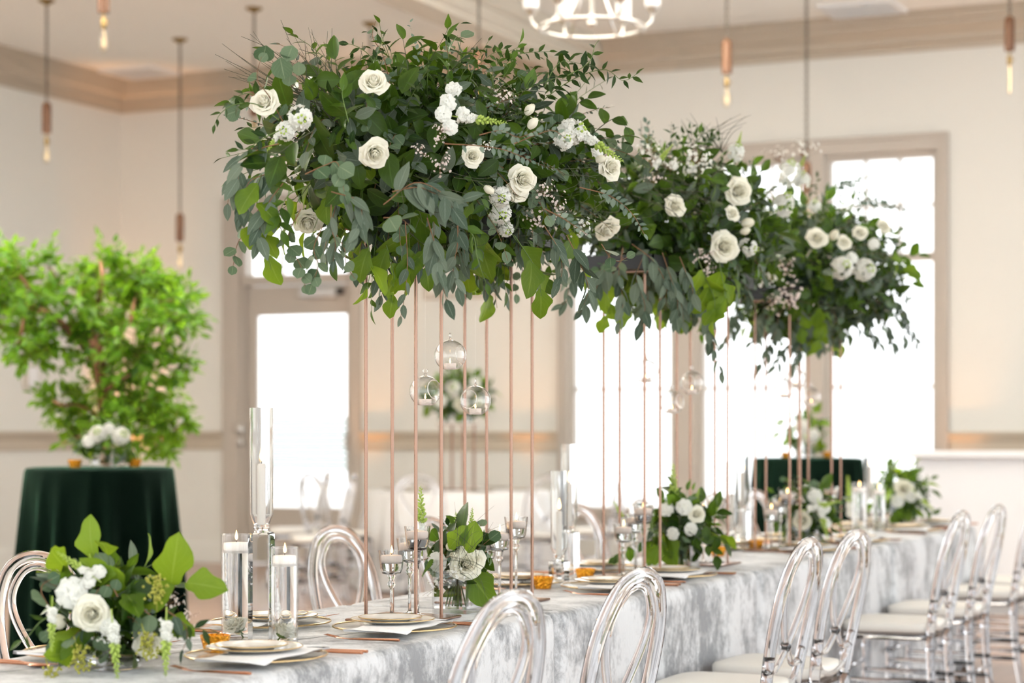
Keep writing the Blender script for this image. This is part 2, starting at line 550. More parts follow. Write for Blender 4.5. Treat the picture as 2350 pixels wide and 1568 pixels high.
# door with transom light
dr = tag(empty('door_1', ((D0+D1)/2, U_BACK, 0)), kind='structure')
def dp(name, lo, hi, mat_, par=dr, bev=0):
    return part(name, [p-q for p, q in zip(lo, dr.location)], [p-q for p, q in zip(hi, dr.location)], mat_, par, bev)
ca, cb = vb(515), vb(831)
for lo, hi in (((ca, 0), (D0, D_TOP+.13)), ((D1, 0), (cb, D_TOP+.13)), ((D0, D_TOP), (D1, D_TOP+.13))):
    dp('casing', (lo[0], U_BACK-.04, lo[1]), (hi[0], U_BACK, hi[1]), M['casing'])
dp('jamb', (D0, U_BACK, 0), (D0+.04, U_BACK+.16, D_TOP), M['casing'])
dp('jamb', (D1-.04, U_BACK, 0), (D1, U_BACK+.16, D_TOP), M['casing'])
dp('transom_bar', (D0+.04, U_BACK-.02, D_MID0), (D1-.04, U_BACK+.16, D_MID1), M['casing'])
dp('head_rail', (D0+.04, U_BACK+.02, D_TOP-.06), (D1-.04, U_BACK+.12, D_TOP), M['casing'])
tw = D1-D0-.08
for k in (1, 2):
    xx = D0+.04+tw*k/3
    dp('muntin', (xx-.014, U_BACK+.05, D_MID1), (xx+.014, U_BACK+.09, D_TOP-.06), M['casing'])
for k in range(3):
    dp('pane', (D0+.055+tw*k/3, U_BACK+.068, D_MID1+.01), (D0+.025+tw*(k+1)/3, U_BACK+.072, D_TOP-.07), M['pane'])
g0, g1, gz0, gz1 = vb(583), vb(790), zb(680, 1166), zb(680, 722)
L0, L1 = D0+.045, D1-.045
for lo, hi, nm in (((L0, .012), (g0, D_MID0-.01), 'stile'), ((g1, .012), (L1, D_MID0-.01), 'stile'), ((g0, .012), (g1, gz0), 'bottom_rail'), ((g0, gz1), (g1, D_MID0-.01), 'top_rail')):
    dp(nm, (lo[0], U_BACK+.05, lo[1]), (hi[0], U_BACK+.095, hi[1]), M['casing'])
dp('pane', (g0, U_BACK+.068, gz0), (g1, U_BACK+.076, gz1), M['pane'])
cl = dp('door_closer', (vb(690), U_BACK-.03, zb(700, 684)), (vb(772), U_BACK+.05, zb(700, 662)), M['grey'], bev=.01)
dp('closer_arm', (vb(772), U_BACK-.01, zb(700, 678)), (vb(784), U_BACK+.05, zb(700, 664)), M['dark'])
hb = MB(); hb.tube([Vector((g1+.03, U_BACK+.0, zb(700, 1030)))-dr.location, Vector((g1+.03, U_BACK-.03, zb(700, 1025)))-dr.location,
                    Vector((g1+.03, U_BACK-.03, zb(700, 1000)))-dr.location, Vector((g1+.03, U_BACK+.05, zb(700, 995)))-dr.location], .014, 8)
hb.build('pull_handle', M['nickel'], dr)
hb = MB(); hb.blob(Vector((D0+.01, U_BACK-.05, zb(560, 985)))-dr.location, .045, 12, 8); hb.blob(Vector((D0+.01, U_BACK-.05, zb(560, 1015)))-dr.location, .035, 12, 8)
hb.build('lock_knob', M['nickel'], dr)

# boards of a fence seen through the door glass
fe = empty('board_fence', Wu(690, HOR, 21.0)*1.0); fe.location.z = 0
tag(fe, 'weathered grey-green horizontal board fence outside the glazed door', 'fence')
fx0, fx1 = Wu(480, HOR, 21.0).x-fe.location.x, Wu(900, HOR, 21.0).x-fe.location.x
zz = .80
while zz < 1.42:
    part('board', (fx0, -.015, zz), (fx1, .015, zz+.052), M['fence'], fe); zz += .072
for k in range(2):
    xx = fx0+(fx1-fx0)*(k*.96+.02)
    part('post', (xx-.05, .016, 0), (xx+.05, .12, 1.45), M['fence'], fe)
mb = MB(); mb.box2((V_LEFT-14, U_BACK+.26, -.14), (V_R+14, U_BACK+22, -.04))
tag(mb.build('ground_outside', pbr('pale_paving', (.72, .71, .68), .9), smooth=False), kind='structure')

# ceiling vents
def vent(px, py, size, label):
    p = Wz(px, py, Z_CEIL)
    v = empty('ceiling_vent', (p.x, p.y, Z_CEIL))
    tag(v, label, 'vent')
    h = size/2
    fr = MB()
    for (lo, hi) in (((-h, -h), (h, -h+.05)), ((-h, h-.05), (h, h)), ((-h, -h+.05), (-h+.05, h-.05)), ((h-.05, -h+.05), (h, h-.05))):
        fr.box2((*lo, -.025), (*hi, 0))
    fr.build('frame', M['white'], v, smooth=False)
    part('backing', (-h+.05, -h+.05, -.008), (h-.05, h-.05, 0), M['dark'], v)
    k = -h+.09
    while k < h-.07:
        m1 = MB(); m1.box2((-h+.05, k-.009, -.03), (h-.05, k+.009, -.012))
        m1.build('louvre', M['white'], v, smooth=False); k += .058
vent(330, 166, .62, 'square louvred ceiling vent near the corner of the cream walls')
vent(1982, 20, .62, 'square louvred ceiling vent above the triple window')

# wall fittings
p = Wu(1062, 622, U_BACK)
o = empty('wall_panel', (p.x, U_BACK, 0))
tag(o, 'flat beige framed panel on the wall between door and windows', 'panel')
px0, px1, pz0, pz1 = vb(975)-p.x, vb(1145)-p.x, zb(1060, 686), zb(1060, 545)
part('frame', (px0, -.035, pz0), (px1, 0, pz1), M['beige'], o, .01)
part('face', (px0+.06, -.042, pz0+.06), (px1-.06, -.034, pz1-.06), M['wall'], o)
p = Wu(386, 1014, U_BACK)
o = empty('alarm_pull', (p.x, U_BACK, p.z)); tag(o, 'small red fire alarm pull station on the chair rail', 'alarm')
part('housing', (-.055, -.11, -.06), (.055, -.055, .06), M['red'], o, .008)
part('handle', (-.035, -.12, -.015), (.035, -.108, .012), M['white'], o)
p = Wv(66, 865, V_LEFT)
o = empty('wall_thermostat', (V_LEFT, p.y, p.z)); tag(o, 'small pale control box on the left wall beside the leafy tree', 'thermostat')
part('housing', (0, -.09, -.11), (.05, .09, .11), M['beige'], o, .01)
part('cover', (.05, -.07, -.09), (.058, .07, .09), M['white'], o)

# uplights standing on the floor against the walls
def uplight(v, u, aim, power, label):
    o = empty('uplight', (v, u, 0)); tag(o, label, 'lamp', 'amber uplights along the walls')
    m1 = MB(); m1.lathe([(.0, 0), (.075, 0), (.075, .15), (.085, .16), (.085, .2), (.06, .2), (.06, .17), (0, .17)], 20)
    m1.build('housing', M['black'], o)
    m1 = MB(); m1.lathe([(0, .172), (.058, .172)], 20)
    m1.build('lens', M['filament'], o)
    ld = bpy.data.lights.new('uplight_beam', 'SPOT')
    ld.energy = power*.7; ld.color = (1, .42, .10); ld.spot_size = math.radians(38); ld.spot_blend = .9; ld.shadow_soft_size = .05
    lo = bpy.data.objects.new('uplight_beam', ld); link(lo, o)
    lo.location = (0, 0, .22)
    d = Vector(aim)
    lo.rotation_euler = d.to_track_quat('-Z', 'Y').to_euler()
ul = 'black floor uplight throwing amber light up the wall'
uplight(vb(858), U_BACK-.34, (0, .10, 1), 95, ul+' right beside the door')
uplight(vb(1215), U_BACK-.34, (0, .10, 1), 80, ul+' beside the triple window casing, door side')
uplight(vb(2206), U_BACK-.34, (0, .10, 1), 70, ul+' behind the white bar')
uplight(V_LEFT+.35, U_BACK-.35, (-.08, .08, 1), 330, ul+' in the corner')
# ---- rose heads
BLR = {}
def rose_mesh():
    if 'rose' in BLR: return BLR['rose']
    rg = random.Random(2); m1 = MB()
    NP = 33
    for i in range(NP):
        t = i/(NP-1)
        ph0 = i*2.39996
        r = .03+.37*t**.9
        wd = 1.0+.12*t
        hgt = .60-.17*t
        vs = []
        NB, NA = 5, 5
        for b in range(NB):
            bb = b/(NB-1)
            for a in range(NA):
                aa = a/(NA-1)*2-1
                wdt = wd*(.55+.45*math.sin(math.pi*min(1, bb*.75+.2)))
                ang = ph0+aa*wdt
                open_ = .8*t**2.0
                rad = r*(.42+.58*math.sin(bb*math.pi*.5))+open_*.12*bb*bb
                z = -.12-.06*t+(hgt*(1-.30*open_))*math.sin(bb*math.pi*.5*(1-.0*t))
                rad *= 1-.75*(1-t)**2*bb**2
                tip = 1-abs(aa)**3
                z -= (1-tip)*.07*bb*(1+t)
                if bb > .8:
                    rad += .085*open_*(1+.5*rg.uniform(-1, 1)); z -= .055*open_+.02*rg.uniform(-1, 1)
                rad *= (1+.03*rg.uniform(-1, 1)*bb)*(1-.05*abs(aa)**2)
                vs.append((rad*math.cos(ang), rad*math.sin(ang), z))
        m1.add(vs, [(b*NA+a, b*NA+a+1, (b+1)*NA+a+1, (b+1)*NA+a) for b in range(NB-1) for a in range(NA-1)], 0)
    m1.blob((0, 0, .14), (.06, .06, .24), 10, 6, 0)
    m1.blob((0, 0, -.14), (.2, .2, .12), 10, 5, 1)
    m1.tube([(0, 0, -.2), (0, 0, -.7)], .03, 6, mi=1)
    BLR['rose'] = m1.mesh('rose', [M['rose'], M['stem']], angle=None)
    return BLR['rose']
def bud_mesh():
    if 'bud' in BLR: return BLR['bud']
    rg = random.Random(3); m1 = MB()
    for i in range(10):
        t = i/9; ph0 = i*2.4
        vs = []
        for b in range(5):
            bb = b/4
            for a in range(5):
                aa = a/4*2-1
                ang = ph0+aa*1.0
                rad = (.10+.26*t)*math.sin(math.pi*(.18+.62*bb))
                vs.append((rad*math.cos(ang), rad*math.sin(ang), -.4+bb*(.9-.1*t)-abs(aa)**2*.08*bb))
        m1.add(vs, [(b*5+a, b*5+a+1, (b+1)*5+a+1, (b+1)*5+a) for b in range(4) for a in range(4)], 0)
    m1.blob((0, 0, -.4), (.14, .14, .12), 8, 4, 1); m1.tube([(0, 0, -.4), (0, 0, -1.0)], .04, 5, mi=1)
    BLR['bud'] = m1.mesh('rose_bud', [M['rose'], M['stem']], angle=None)
    return BLR['bud']
# ------------------------------------------------------------------ lamps above
def chain_mesh(mb, z0, z1, link_l=.036, r=.0045):
    n_ = max(2, int((z1-z0)/(link_l*.74)))
    st = (z1-z0)/n_
    for i in range(n_):
        zc_ = z0+st*(i+.5)
        a = 0 if i % 2 else math.pi/2
        pts = []
        for k in range(8):
            t = 2*math.pi*k/8
            xx, zz_ = .011*math.cos(t), st*.68*math.sin(t)
            pts.append((xx*math.cos(a), xx*math.sin(a), zc_+zz_))
        mb.tube(pts, r, 4, closed=True)
def pendant(px, py_wood_top, zdepth, label, tube_bulb=False):
    """py_wood_top: photo row where the wooden body starts"""
    top = W(px, py_wood_top, zdepth)
    o = empty('pendant_lamp', (top.x, top.y, top.z))
    tag(o, label, 'lamp', 'edison pendants on chains')
    H_ = Z_CEIL-top.z
    m1 = MB(); m1.lathe([(0, H_), (.065, H_), (.065, H_-.012), (.03, H_-.03), (.008, H_-.045), (0, H_-.045)], 20)
    m1.build('canopy', M['brass'], o)
    if H_ > .1:
        m1 = MB(); chain_mesh(m1, .01, H_-.045); m1.build('chain', M['chain'], o, angle=None)
    m1 = MB(); m1.lathe([(0, 0), (.022, 0), (.036, -.02), (.037, -.06), (.037, -.22), (.036, -.245), (.0, -.25)], 16)
    m1.build('wood_body', M['wood'], o)
    m1 = MB(); m1.lathe([(.006, -.25), (.006, -.275), (.016, -.28), (.019, -.30), (.019, -.335), (.014, -.345), (0, -.345)], 12)
    m1.tube([(.019, 0, -.31), (.035, 0, -.31)], .004, 6)
    m1.build('socket', M['brass'], o)
    m1 = MB()
    if tube_bulb:
        m1.lathe([(.012, -.345), (.016, -.36), (.017, -.52), (.013, -.55), (.004, -.56), (0, -.56)], 12)
    else:
        m1.lathe([(.012, -.345), (.016, -.365), (.03, -.41), (.035, -.44), (.03, -.468), (.016, -.485), (0, -.49)], 14)
    b = m1.build('bulb', M['bulb'], o)
    m1 = MB()
    if tube_bulb:
        m1.tube([(0, 0, -.35), (.004, 0, -.45), (0, 0, -.54)], .003, 6)
    else:
        m1.tube([(0, 0, -.35), (.01, 0, -.40), (.006, .006, -.455), (-.006, .006, -.455), (-.01, 0, -.40)], .0016, 5)
    m1.build('filament', M['filament'], b)
pendant(107, 235, 16.1, 'chain pendant with a pale wooden body above the corner green velvet table')
pendant(413, 490, 17.7, 'long chain pendant with wooden body and clear bulb hanging low left of the door')
pendant(238, -62, 12.5, 'dark wooden pendant with a clear bulb high under the ceiling near the corner')
pendant(583, 198, 16.4, 'chain pendant with reddish wooden body half hidden behind the twiggy flower arrangement')
pendant(1668, 90, 14.4, 'dark wooden chain pendant with clear round bulb over the middle flower arrangement')
pendant(2317, 38, 14.4, 'dark wooden chain pendant with a slim tube bulb', True)
pendant(1099, 118, 15.0, 'chain pendant hidden behind the tallest flower arrangement below the ceiling beam')
pendant(1851, 372, 15.6, 'long chain pendant dropping behind the flowers in front of the triple window')
pendant(850, 150, 17.0, 'chain pendant rising from behind the salal tops of the tallest flowers')

# chandelier
cc = W(1358, 64, 12.0)
ch = empty('chandelier', (cc.x, cc.y, cc.z))
tag(ch, 'nickel ring chandelier with upright frosted glass shades on curved arms', 'chandelier')
m1 = MB()
R_ = .31
m1.tube([(R_*math.cos(2*math.pi*k/48), R_*math.sin(2*math.pi*k/48), 0) for k in range(48)], .011, 8, closed=True)
m1.build('ring', M['nickel'], ch)
m1 = MB(); m1.lathe([(0, .0), (.03, .02), (.02, .06), (.014, .1), (.014, .7), (.05, .98), (.07, 1.02), (.0, 1.02)], 16)
m1.tube([(0, 0, .9), (0, 0, Z_CEIL-cc.z)], .008, 8)
m1.build('stem', M['nickel'], ch)
ld = bpy.data.lights.new('ceiling_fill_spot', 'SPOT'); ld.spot_size = math.radians(160); ld.spot_blend = .4; ld.energy = 3000; ld.color = (1, .97, .92); ld.shadow_soft_size = .22  # added upward fill that brightens the ceiling; the shades themselves look unlit
lo = bpy.data.objects.new('ceiling_fill_spot', ld); link(lo, ch); lo.location = (0, 0, .36); lo.rotation_euler = (math.pi, 0, 0)
for k in range(6):
    a = 2*math.pi*k/6+.35
    c_, s_ = math.cos(a), math.sin(a)
    m1 = MB()
    m1.tube(curve([(c_*.02, s_*.02, .52), (c_*.10, s_*.10, .34), (c_*.17, s_*.17, .14), (c_*.28, s_*.28, .0), (c_*.35, s_*.35, .03), (c_*.36, s_*.36, .10)], 18), .009, 6)
    m1.build('arm', M['nickel'], ch)
    m1 = MB(); m1.lathe([(0, .075), (.02, .08), (.034, .10), (.04, .115), (0, .115)], 14, (c_*.36, s_*.36, 0)); m1.build('cup', M['nickel'], ch)
    m1 = MB(); m1.lathe([(.03, .115), (.046, .125), (.046, .31), (.043, .31), (.043, .13), (0, .12)], 18, (c_*.36, s_*.36, 0)); m1.build('shade', M['shade'], ch)

for (v_, u_, lb) in ((-8.6, 7.4, 'added out-of-view ring chandelier to light the ceiling, over the open floor by the left wall'),
                  (-8.8, 3.0, 'added out-of-view ring chandelier to light the ceiling, near the entrance end of the left wall')):
    o = copy_tree(ch); o.location = (v_, u_, cc.z); tag(o, lb, 'chandelier')  # unseen copies, put in only to brighten the ceiling
# ------------------------------------------------------------------ long table
VL, VR, ZT = -3.03, -2.315, .76
SEAM = [3.02, 5.38, 7.28, 9.30, 11.22]
def rounded_rect(x0, x1, y0, y1, r, step):
    pts = []
    def seg(a, b, nrm):
        d = math.dist(a, b); k = max(1, int(d/step))
        for i in range(k):
            t = i/k
            pts.append(((a[0]+(b[0]-a[0])*t, a[1]+(b[1]-a[1])*t), nrm))
    def arc(c, a0):
        for i in range(6):
            a = a0+math.pi/2*i/6
            pts.append(((c[0]+r*math.cos(a), c[1]+r*math.sin(a)), (math.cos(a), math.sin(a))))
    seg((x1, y0+r), (x1, y1-r), (1, 0)); arc((x1-r, y1-r), 0)
    seg((x1-r, y1), (x0+r, y1), (0, 1)); arc((x0+r, y1-r), math.pi/2)
    seg((x0, y1-r), (x0, y0+r), (-1, 0)); arc((x0+r, y0+r), math.pi)
    seg((x0+r, y0), (x1-r, y0), (0, -1)); arc((x1-r, y0+r), 1.5*math.pi)
    return pts
for i in range(4):
    u0, u1 = SEAM[i]+.006, SEAM[i+1]-.006
    vc, uc = (VL+VR)/2, (u0+u1)/2
    per = rounded_rect(VL-vc, VR-vc, u0-uc, u1-uc, .045, .022)
    nP = len(per)
    rg = random.Random(40+i)
    ph = [rg.uniform(0, 6.28) for _ in range(5)]
    ends = ((u0-uc), (u1-uc))
    vs, fs = [], []
    levels = [(-.05, ZT, 0), (-.022, ZT-.0015, 0), (-.008, ZT-.007, 0), (-.001, ZT-.018, 0), (.002, ZT-.035, .03)]
    zz = ZT-.07
    while zz > .04:
        levels.append((.004, zz, (ZT-zz)/ZT)); zz -= .055
    levels.append((.004, .022, 1.0))
    for (off, z, t) in levels:
        for k, ((a, b), (na, nb)) in enumerate(per):
            s = a*7.3+b*9.1
            wv = .5*math.sin(11*b+ph[0])+.35*math.sin(19.7*b+ph[1]+2*t)+.25*math.sin(33*b+ph[2]-3*t)+.35*math.sin(14*a+ph[3])
            dist_end = min(abs(b-ends[0]), abs(b-ends[1]))
            am = t**1.1*.016*min(1, dist_end/.12+.15) if abs(na) > .5 else t*.012
            o_ = off+am*wv
            if (nb > .4 and i < 3) or (nb < -.4 and i > 0): o_ = min(off, 0)-.001
            oy = nb*o_
            if (nb > 0 and i < 3) or (nb < 0 and i > 0): oy = min(0, o_)*nb
            vs.append((a+na*o_, b+oy, z))
    for l in range(len(levels)-1):
        for k in range(nP):
            fs.append((l*nP+(k+1) % nP, l*nP+k, (l+1)*nP+k, (l+1)*nP+(k+1) % nP))
    fs.append(tuple(range(nP)))
    m1 = MB(); m1.add(vs, fs)
    cl_ = m1.build('tablecloth', M['cloth'], angle=50, loc=(vc, uc, 0))
    tag(cl_, ['silver crushed cloth over the banquet table carrying the big-leaved low bouquet', 'silver crushed cloth over the banquet table with paired taper hurricanes',
              'silver crushed cloth over the banquet table before the green cocktail table', 'silver crushed cloth over the end banquet table nearest the white bar'][i], 'tablecloth')

# ------------------------------------------------------------------ chairs
ORD = ['first', 'second', 'third', 'fourth', 'fifth', 'sixth', 'seventh', 'eighth']
RIB = [1.0, .86, 1.0, .90, 1.04, .90, 1.0, .86, 1.0, .90, 1.04, .90]
def make_chair():
    t = empty('acrylic_chair')
    def yb(z): return -.188-.10*max(0, (z-.43)/.51)**1.25
    def bp(pts): return [(x_, yb(z_), z_) for x_, z_ in pts]
    outer = [(-.165, .44), (-.178, .52), (-.192, .62), (-.198, .70), (-.190, .78), (-.160, .85), (-.10, .912), (0, .935)]
    outer = outer+[(-a, b) for a, b in reversed(outer[:-1])]
    m1 = MB(); m1.tube(curve(bp(outer), 64), .0185, 12, prof=RIB); m1.build('back_frame', M['acrylic'], t, angle=None)
    inner = [(0, .60), (-.045, .645), (-.10, .72), (-.128, .79), (-.115, .845), (-.06, .893), (0, .907)]
    inner = inner+[(-a, b) for a, b in reversed(inner[1:-1])]+[(0, .60)]
    pts = [(a, yb(z_)+.004, z_) for a, z_ in inner]
    m1 = MB(); m1.tube(curve(pts, 56), .0115, 10); m1.build('inner_loop', M['acrylic'], t, angle=None)
    sw = [(-.182, .585), (-.15, .545), (-.09, .54), (-.035, .575), (0, .60), (.035, .575), (.09, .54), (.15, .545), (.182, .585)]
    m1 = MB(); m1.tube(curve(bp(sw), 40), .010, 10); m1.blob((0, yb(.6)+.004, .605), .019, 12, 8); m1.build('scroll', M['acrylic'], t, angle=None)
    sw = [(-.172, .54), (-.13, .488), (-.06, .462), (0, .455), (.06, .462), (.13, .488), (.172, .54)]
    m1 = MB(); m1.tube(curve(bp(sw), 30), .0115, 10); m1.build('scroll', M['acrylic'], t, angle=None)
    for s in (-1, 1):
        m1 = MB(); m1.tube(curve([(s*.165, -.188, .45), (s*.167, -.192, .30), (s*.172, -.21, .12), (s*.178, -.232, 0)], 10), [.020, .020, .019, .019, .018, .017, .016, .015, .014, .014], 12, prof=RIB)
        m1.blob((s*.167, -.189, .385), (.024, .024, .013), 12, 6)
        m1.build('leg', M['acrylic'], t, angle=None)
        m1 = MB(); m1.tube([(s*.178, .165, .425), (s*.178, .166, .39), (s*.178, .169, .2), (s*.18, .173, 0)], [.019, .021, .017, .013], 12, prof=RIB)
        m1.blob((s*.178, .167, .355), (.024, .024, .012), 12, 6)
        m1.build('leg', M['acrylic'], t, angle=None)
        for zz_ in (.155, .245):
            m1 = MB(); m1.tube([(s*.172, -.205, zz_), (s*.179, .17, zz_)], .0095, 8); m1.build('stretcher', M['acrylic'], t, angle=None)
    for zz_ in (.20, .29):
        m1 = MB(); m1.tube([(-.178, .169, zz_), (.178, .169, zz_)], .0095, 8); m1.build('stretcher', M['acrylic'], t, angle=None)
    m1 = MB(); m1.tube([(-.17, -.203, .20), (.17, -.203, .20)], .0095, 8); m1.build('stretcher', M['acrylic'], t, angle=None)
    def seat(z0, z1, grow):
        per = []
        for k in range(40):
            a = 2*math.pi*k/40
            c_, s_ = math.cos(a), math.sin(a)
            e = .42
            x_ = math.copysign(abs(c_)**e, c_); y_ = math.copysign(abs(s_)**e, s_)
            per.append((x_*(.193+.012*y_+grow), y_*(.19+grow)-.002))
        m2 = MB()
        h = z1-z0
        lv = [(.0, z0, -.012), (0, z0+h*.2, 0), (0, z0+h*.75, 0), (0, z0+h*.94, -.008), (0, z1, -.028), (0, z1+.006, -.09)]
        vs_, fs_ = [], []
        for _, z_, g in lv:
            for (a, b) in per:
                l_ = math.hypot(a, b)
                vs_.append((a*(1+g/l_), b*(1+g/l_), z_))
        n_ = 40
        for l in range(len(lv)-1):
            for k in range(n_):
                fs_.append((l*n_+k, l*n_+(k+1) % n_, (l+1)*n_+(k+1) % n_, (l+1)*n_+k))
        fs_.append(tuple(range(n_-1, -1, -1))); fs_.append(tuple((len(lv)-1)*n_+k for k in range(n_)))
        m2.add(vs_, fs_)
        return m2
    seat(.415, .443, 0).build('seat', M['acrylic'], t, angle=50)
    seat(.446, .49, .004).build('cushion', M['cushion'], t, angle=60)
    return t
CHAIR = make_chair()
used = [False]
def chair(v, u, rz, label, group):
    o = CHAIR if not used[0] else copy_tree(CHAIR)
    used[0] = True
    o.location = (v, u, 0); o.rotation_euler = (0, 0, rz)
    tag(o, label, 'chair', group)
CH_U = [3.90, 4.66, 6.17, 6.76, 8.47, 9.24, 10.32, 11.0]
for k, u in enumerate(CH_U):
    chair(-2.085+(.02 if k < 2 else 0)-(.012 if k > 3 else 0), u, math.pi/2+rng.uniform(-.05, .05),
          'acrylic loop-back chair on the long table\'s bar side, %s from the big-leaved bouquet' % ORD[k], 'acrylic chairs on the bar side of the long table')
for k, u in enumerate([4.58, 6.26, 7.0, 8.5, 9.25, 10.35, 11.0]):
    chair(-3.265+rng.uniform(-.02, .02), u, -math.pi/2+rng.uniform(-.06, .06),
          'acrylic loop-back chair on the long table\'s door side, %s from the big-leaved bouquet' % ORD[k], 'acrylic chairs on the door side of the long table')

# ------------------------------------------------------------------ place settings
def copies(maker):
    first = [None]
    def put(v, u, z, rz, label, cat, group):
        if first[0] is None: first[0] = o = maker()
        else: o = copy_tree(first[0])
        o.location = (v, u, z); o.rotation_euler = (0, 0, rz)
        return tag(o, label, cat, group)
    return put
def mk_charger():
    t = empty('charger_plate')
    m1 = MB(); m1.lathe([(0, 0), (.09, 0), (.10, .001), (.15, .010), (.162, .013), (.162, .016), (.15, .013), (.10, .004), (0, .004)], 48)
    m1.build('dish', M['charger'], t)
    m1 = MB(); m1.tube([(.1615*math.cos(2*math.pi*k/56), .1615*math.sin(2*math.pi*k/56), .0145) for k in range(56)], .0026, 6, closed=True)
    m1.build('gold_rim', M['gold'], t)
    return t
def mk_plate(r, nm):
    def f():
        t = empty(nm)
        m1 = MB(); m1.lathe([(0, 0), (r*.62, 0), (r*.66, .002), (r*.95, .008), (r, .0095), (r, .0115), (r*.95, .0108), (r*.66, .006), (r*.6, .0045), (0, .0045)], 44)
        m1.build('dish', M['china'], t)
        m1 = MB(); m1.tube([(r*math.cos(2*math.pi*k/48), r*math.sin(2*math.pi*k/48), .0105) for k in range(48)], .0016, 6, closed=True)
        m1.build('gold_rim', M['gold'], t)
        return t
    return f
def mk_napkin():
    t = empty('napkin')
    m1 = MB()
    vs, fs = [], []
    ny = 26
    sec = [(-.075, .0006), (-.078, .003), (-.072, .0055), (-.03, .006), (.02, .0058), (.070, .0055), (.077, .003), (.074, .0006)]
    ns = len(sec)
    for j in range(ny+1):
        y_ = -.165+.33*j/ny
        e = max(0, (abs(y_)-.10)/.065)
        for i_, (x_, z_) in enumerate(sec):
            wob = e*.004*math.sin(i_*1.9+(3 if y_ > 0 else 0))
            vs.append((x_*(1+.14*e)+.006*math.sin(j*.45), y_+.008*e*math.sin(i_*1.3), z_+(wob if z_ > .002 else 0)))
    for j in range(ny):
        for i_ in range(ns):
            k = j*ns+i_; k2 = j*ns+(i_+1) % ns
            fs.append((k, k2, k2+ns, k+ns))
    fs.append(tuple(range(ns-1, -1, -1))); fs.append(tuple(ny*ns+k for k in range(ns)))
    m1.add(vs, fs)
    m1.build('fold', M['napkin'], t, angle=60)
    m1 = MB()
    for z_ in (.002, .0042):
        m1.tube(curve([(-.07, -.168, z_), (-.03, -.172, z_+.001), (.02, -.170, z_), (.07, -.167, z_+.001)], 10), .0016, 5)
    m1.build('hem', M['napkin'], t)
    return t
def flat_tube(pts, wd, th, n=8):
    """flattened bar along pts (lists of width and thickness)"""
    m_ = MB(); vs, fs = [], []
    for (p, a, b) in zip(pts, wd, th):
        for k in range(n):
            an = 2*math.pi*k/n
            vs.append((p[0]+a*math.cos(an), p[1], p[2]+b*math.sin(an)))
    for i in range(len(pts)-1):
        for k in range(n):
            fs.append((i*n+k, i*n+(k+1) % n, (i+1)*n+(k+1) % n, (i+1)*n+k))
    fs.append(tuple(range(n-1, -1, -1))); fs.append(tuple((len(pts)-1)*n+k for k in range(n)))
    return m_.add(vs, fs)
def mk_fork():
    t = empty('fork')
    flat_tube([(0, -.105, .006), (0, -.10, .006), (0, .0, .005), (0, .03, .004)], [.0055, .006, .0045, .003], [.0035, .004, .003, .002]).build('handle', M['copper'], t)
    h = flat_tube([(0, .03, .004), (0, .045, .0045), (0, .058, .006), (0, .066, .0075)], [.003, .0075, .0115, .0115], [.002, .0015, .0013, .0012]).build('head', M['copper'], t)
    for k in range(4):
        x_ = -.0092+.0061*k
        flat_tube([(x_, .065, .0075), (x_, .08, .0105), (x_, .098, .0135)], [.0021, .0018, .001], [.0012, .001, .0007], 6).build('tine', M['copper'], h)
    return t
def mk_knife():
    t = empty('table_knife')
    flat_tube([(0, -.11, .006), (0, -.105, .006), (0, 0, .005)], [.0055, .006, .005], [.0038, .004, .0035]).build('handle', M['copper'], t)
    flat_tube([(0, 0, .005), (.001, .02, .004), (.003, .08, .004), (.001, .115, .004)], [.005, .009, .0085, .001], [.003, .0012, .0012, .0008]).build('blade', M['copper'], t)
    return t
def mk_spoon():
    t = empty('spoon')
    flat_tube([(0, -.11, .006), (0, -.105, .006), (0, .02, .005), (0, .04, .004)], [.0055, .006, .004, .003], [.0038, .004, .003, .002]).build('handle', M['copper'], t)
    m1 = MB(); m1.blob((0, .068, .004), (.017, .029, .004), 14, 6); m1.build('bowl', M['copper'], t)
    return t
put_charger, put_napkin = copies(mk_charger), copies(mk_napkin)
put_plate, put_salad = copies(mk_plate(.110, 'dinner_plate')), copies(mk_plate(.083, 'salad_plate'))
put_fork, put_knife, put_spoon = copies(mk_fork), copies(mk_knife), copies(mk_spoon)
def setting(v, u, face, side, jit):
    """face: +1 diner sits on the bar side, -1 on the door side"""
    z = ZT+.0015
    rz = math.pi/2 if face > 0 else -math.pi/2
    rj = random.Random(jit)
    tl = ' on the table\'s %s side' % side
    tk = ', %s-side setting %s from the big-leaved bouquet' % (side, ORD[jit % 100])
    put_charger(v, u, z, 0, 'clear gold-rimmed glass charger'+tk, 'charger', 'glass chargers'+tl)
    put_napkin(v+.028*face, u-.02*face+rj.uniform(-.01, .01), z+.0150, rz+math.pi/2*1+rj.uniform(-.12, .12), 'white folded napkin under the plates'+tk, 'napkin', 'white napkins'+tl)
    put_plate(v-.012*face, u+.012, z+.0212, 0, 'cream gold-rimmed dinner plate on a napkin'+tk, 'plate', 'dinner plates'+tl)
    put_salad(v-.016*face, u+.006, z+.0264, 0, 'small cream gold-rimmed plate topping the stack'+tk, 'plate', 'small top plates'+tl)
    put_fork(v+.04*face, u-.255*face, z, rz+rj.uniform(-.1, .1)+.25*face*0, 'copper fork left of the charger'+tk, 'fork', 'copper forks'+tl)
    put_knife(v+.06*face, u+.195*face, z, rz+rj.uniform(-.06, .06), 'copper knife right of the charger'+tk, 'knife', 'copper knives'+tl)
    put_spoon(v+.055*face, u+.225*face, z, rz+rj.uniform(-.06, .06), 'copper spoon outside the knife'+tk, 'spoon', 'copper spoons'+tl)
for k, u in enumerate(CH_U):
    setting(-2.455 if k == 0 else -2.485, u+(.06 if k == 0 else .03), 1, 'bar', k)
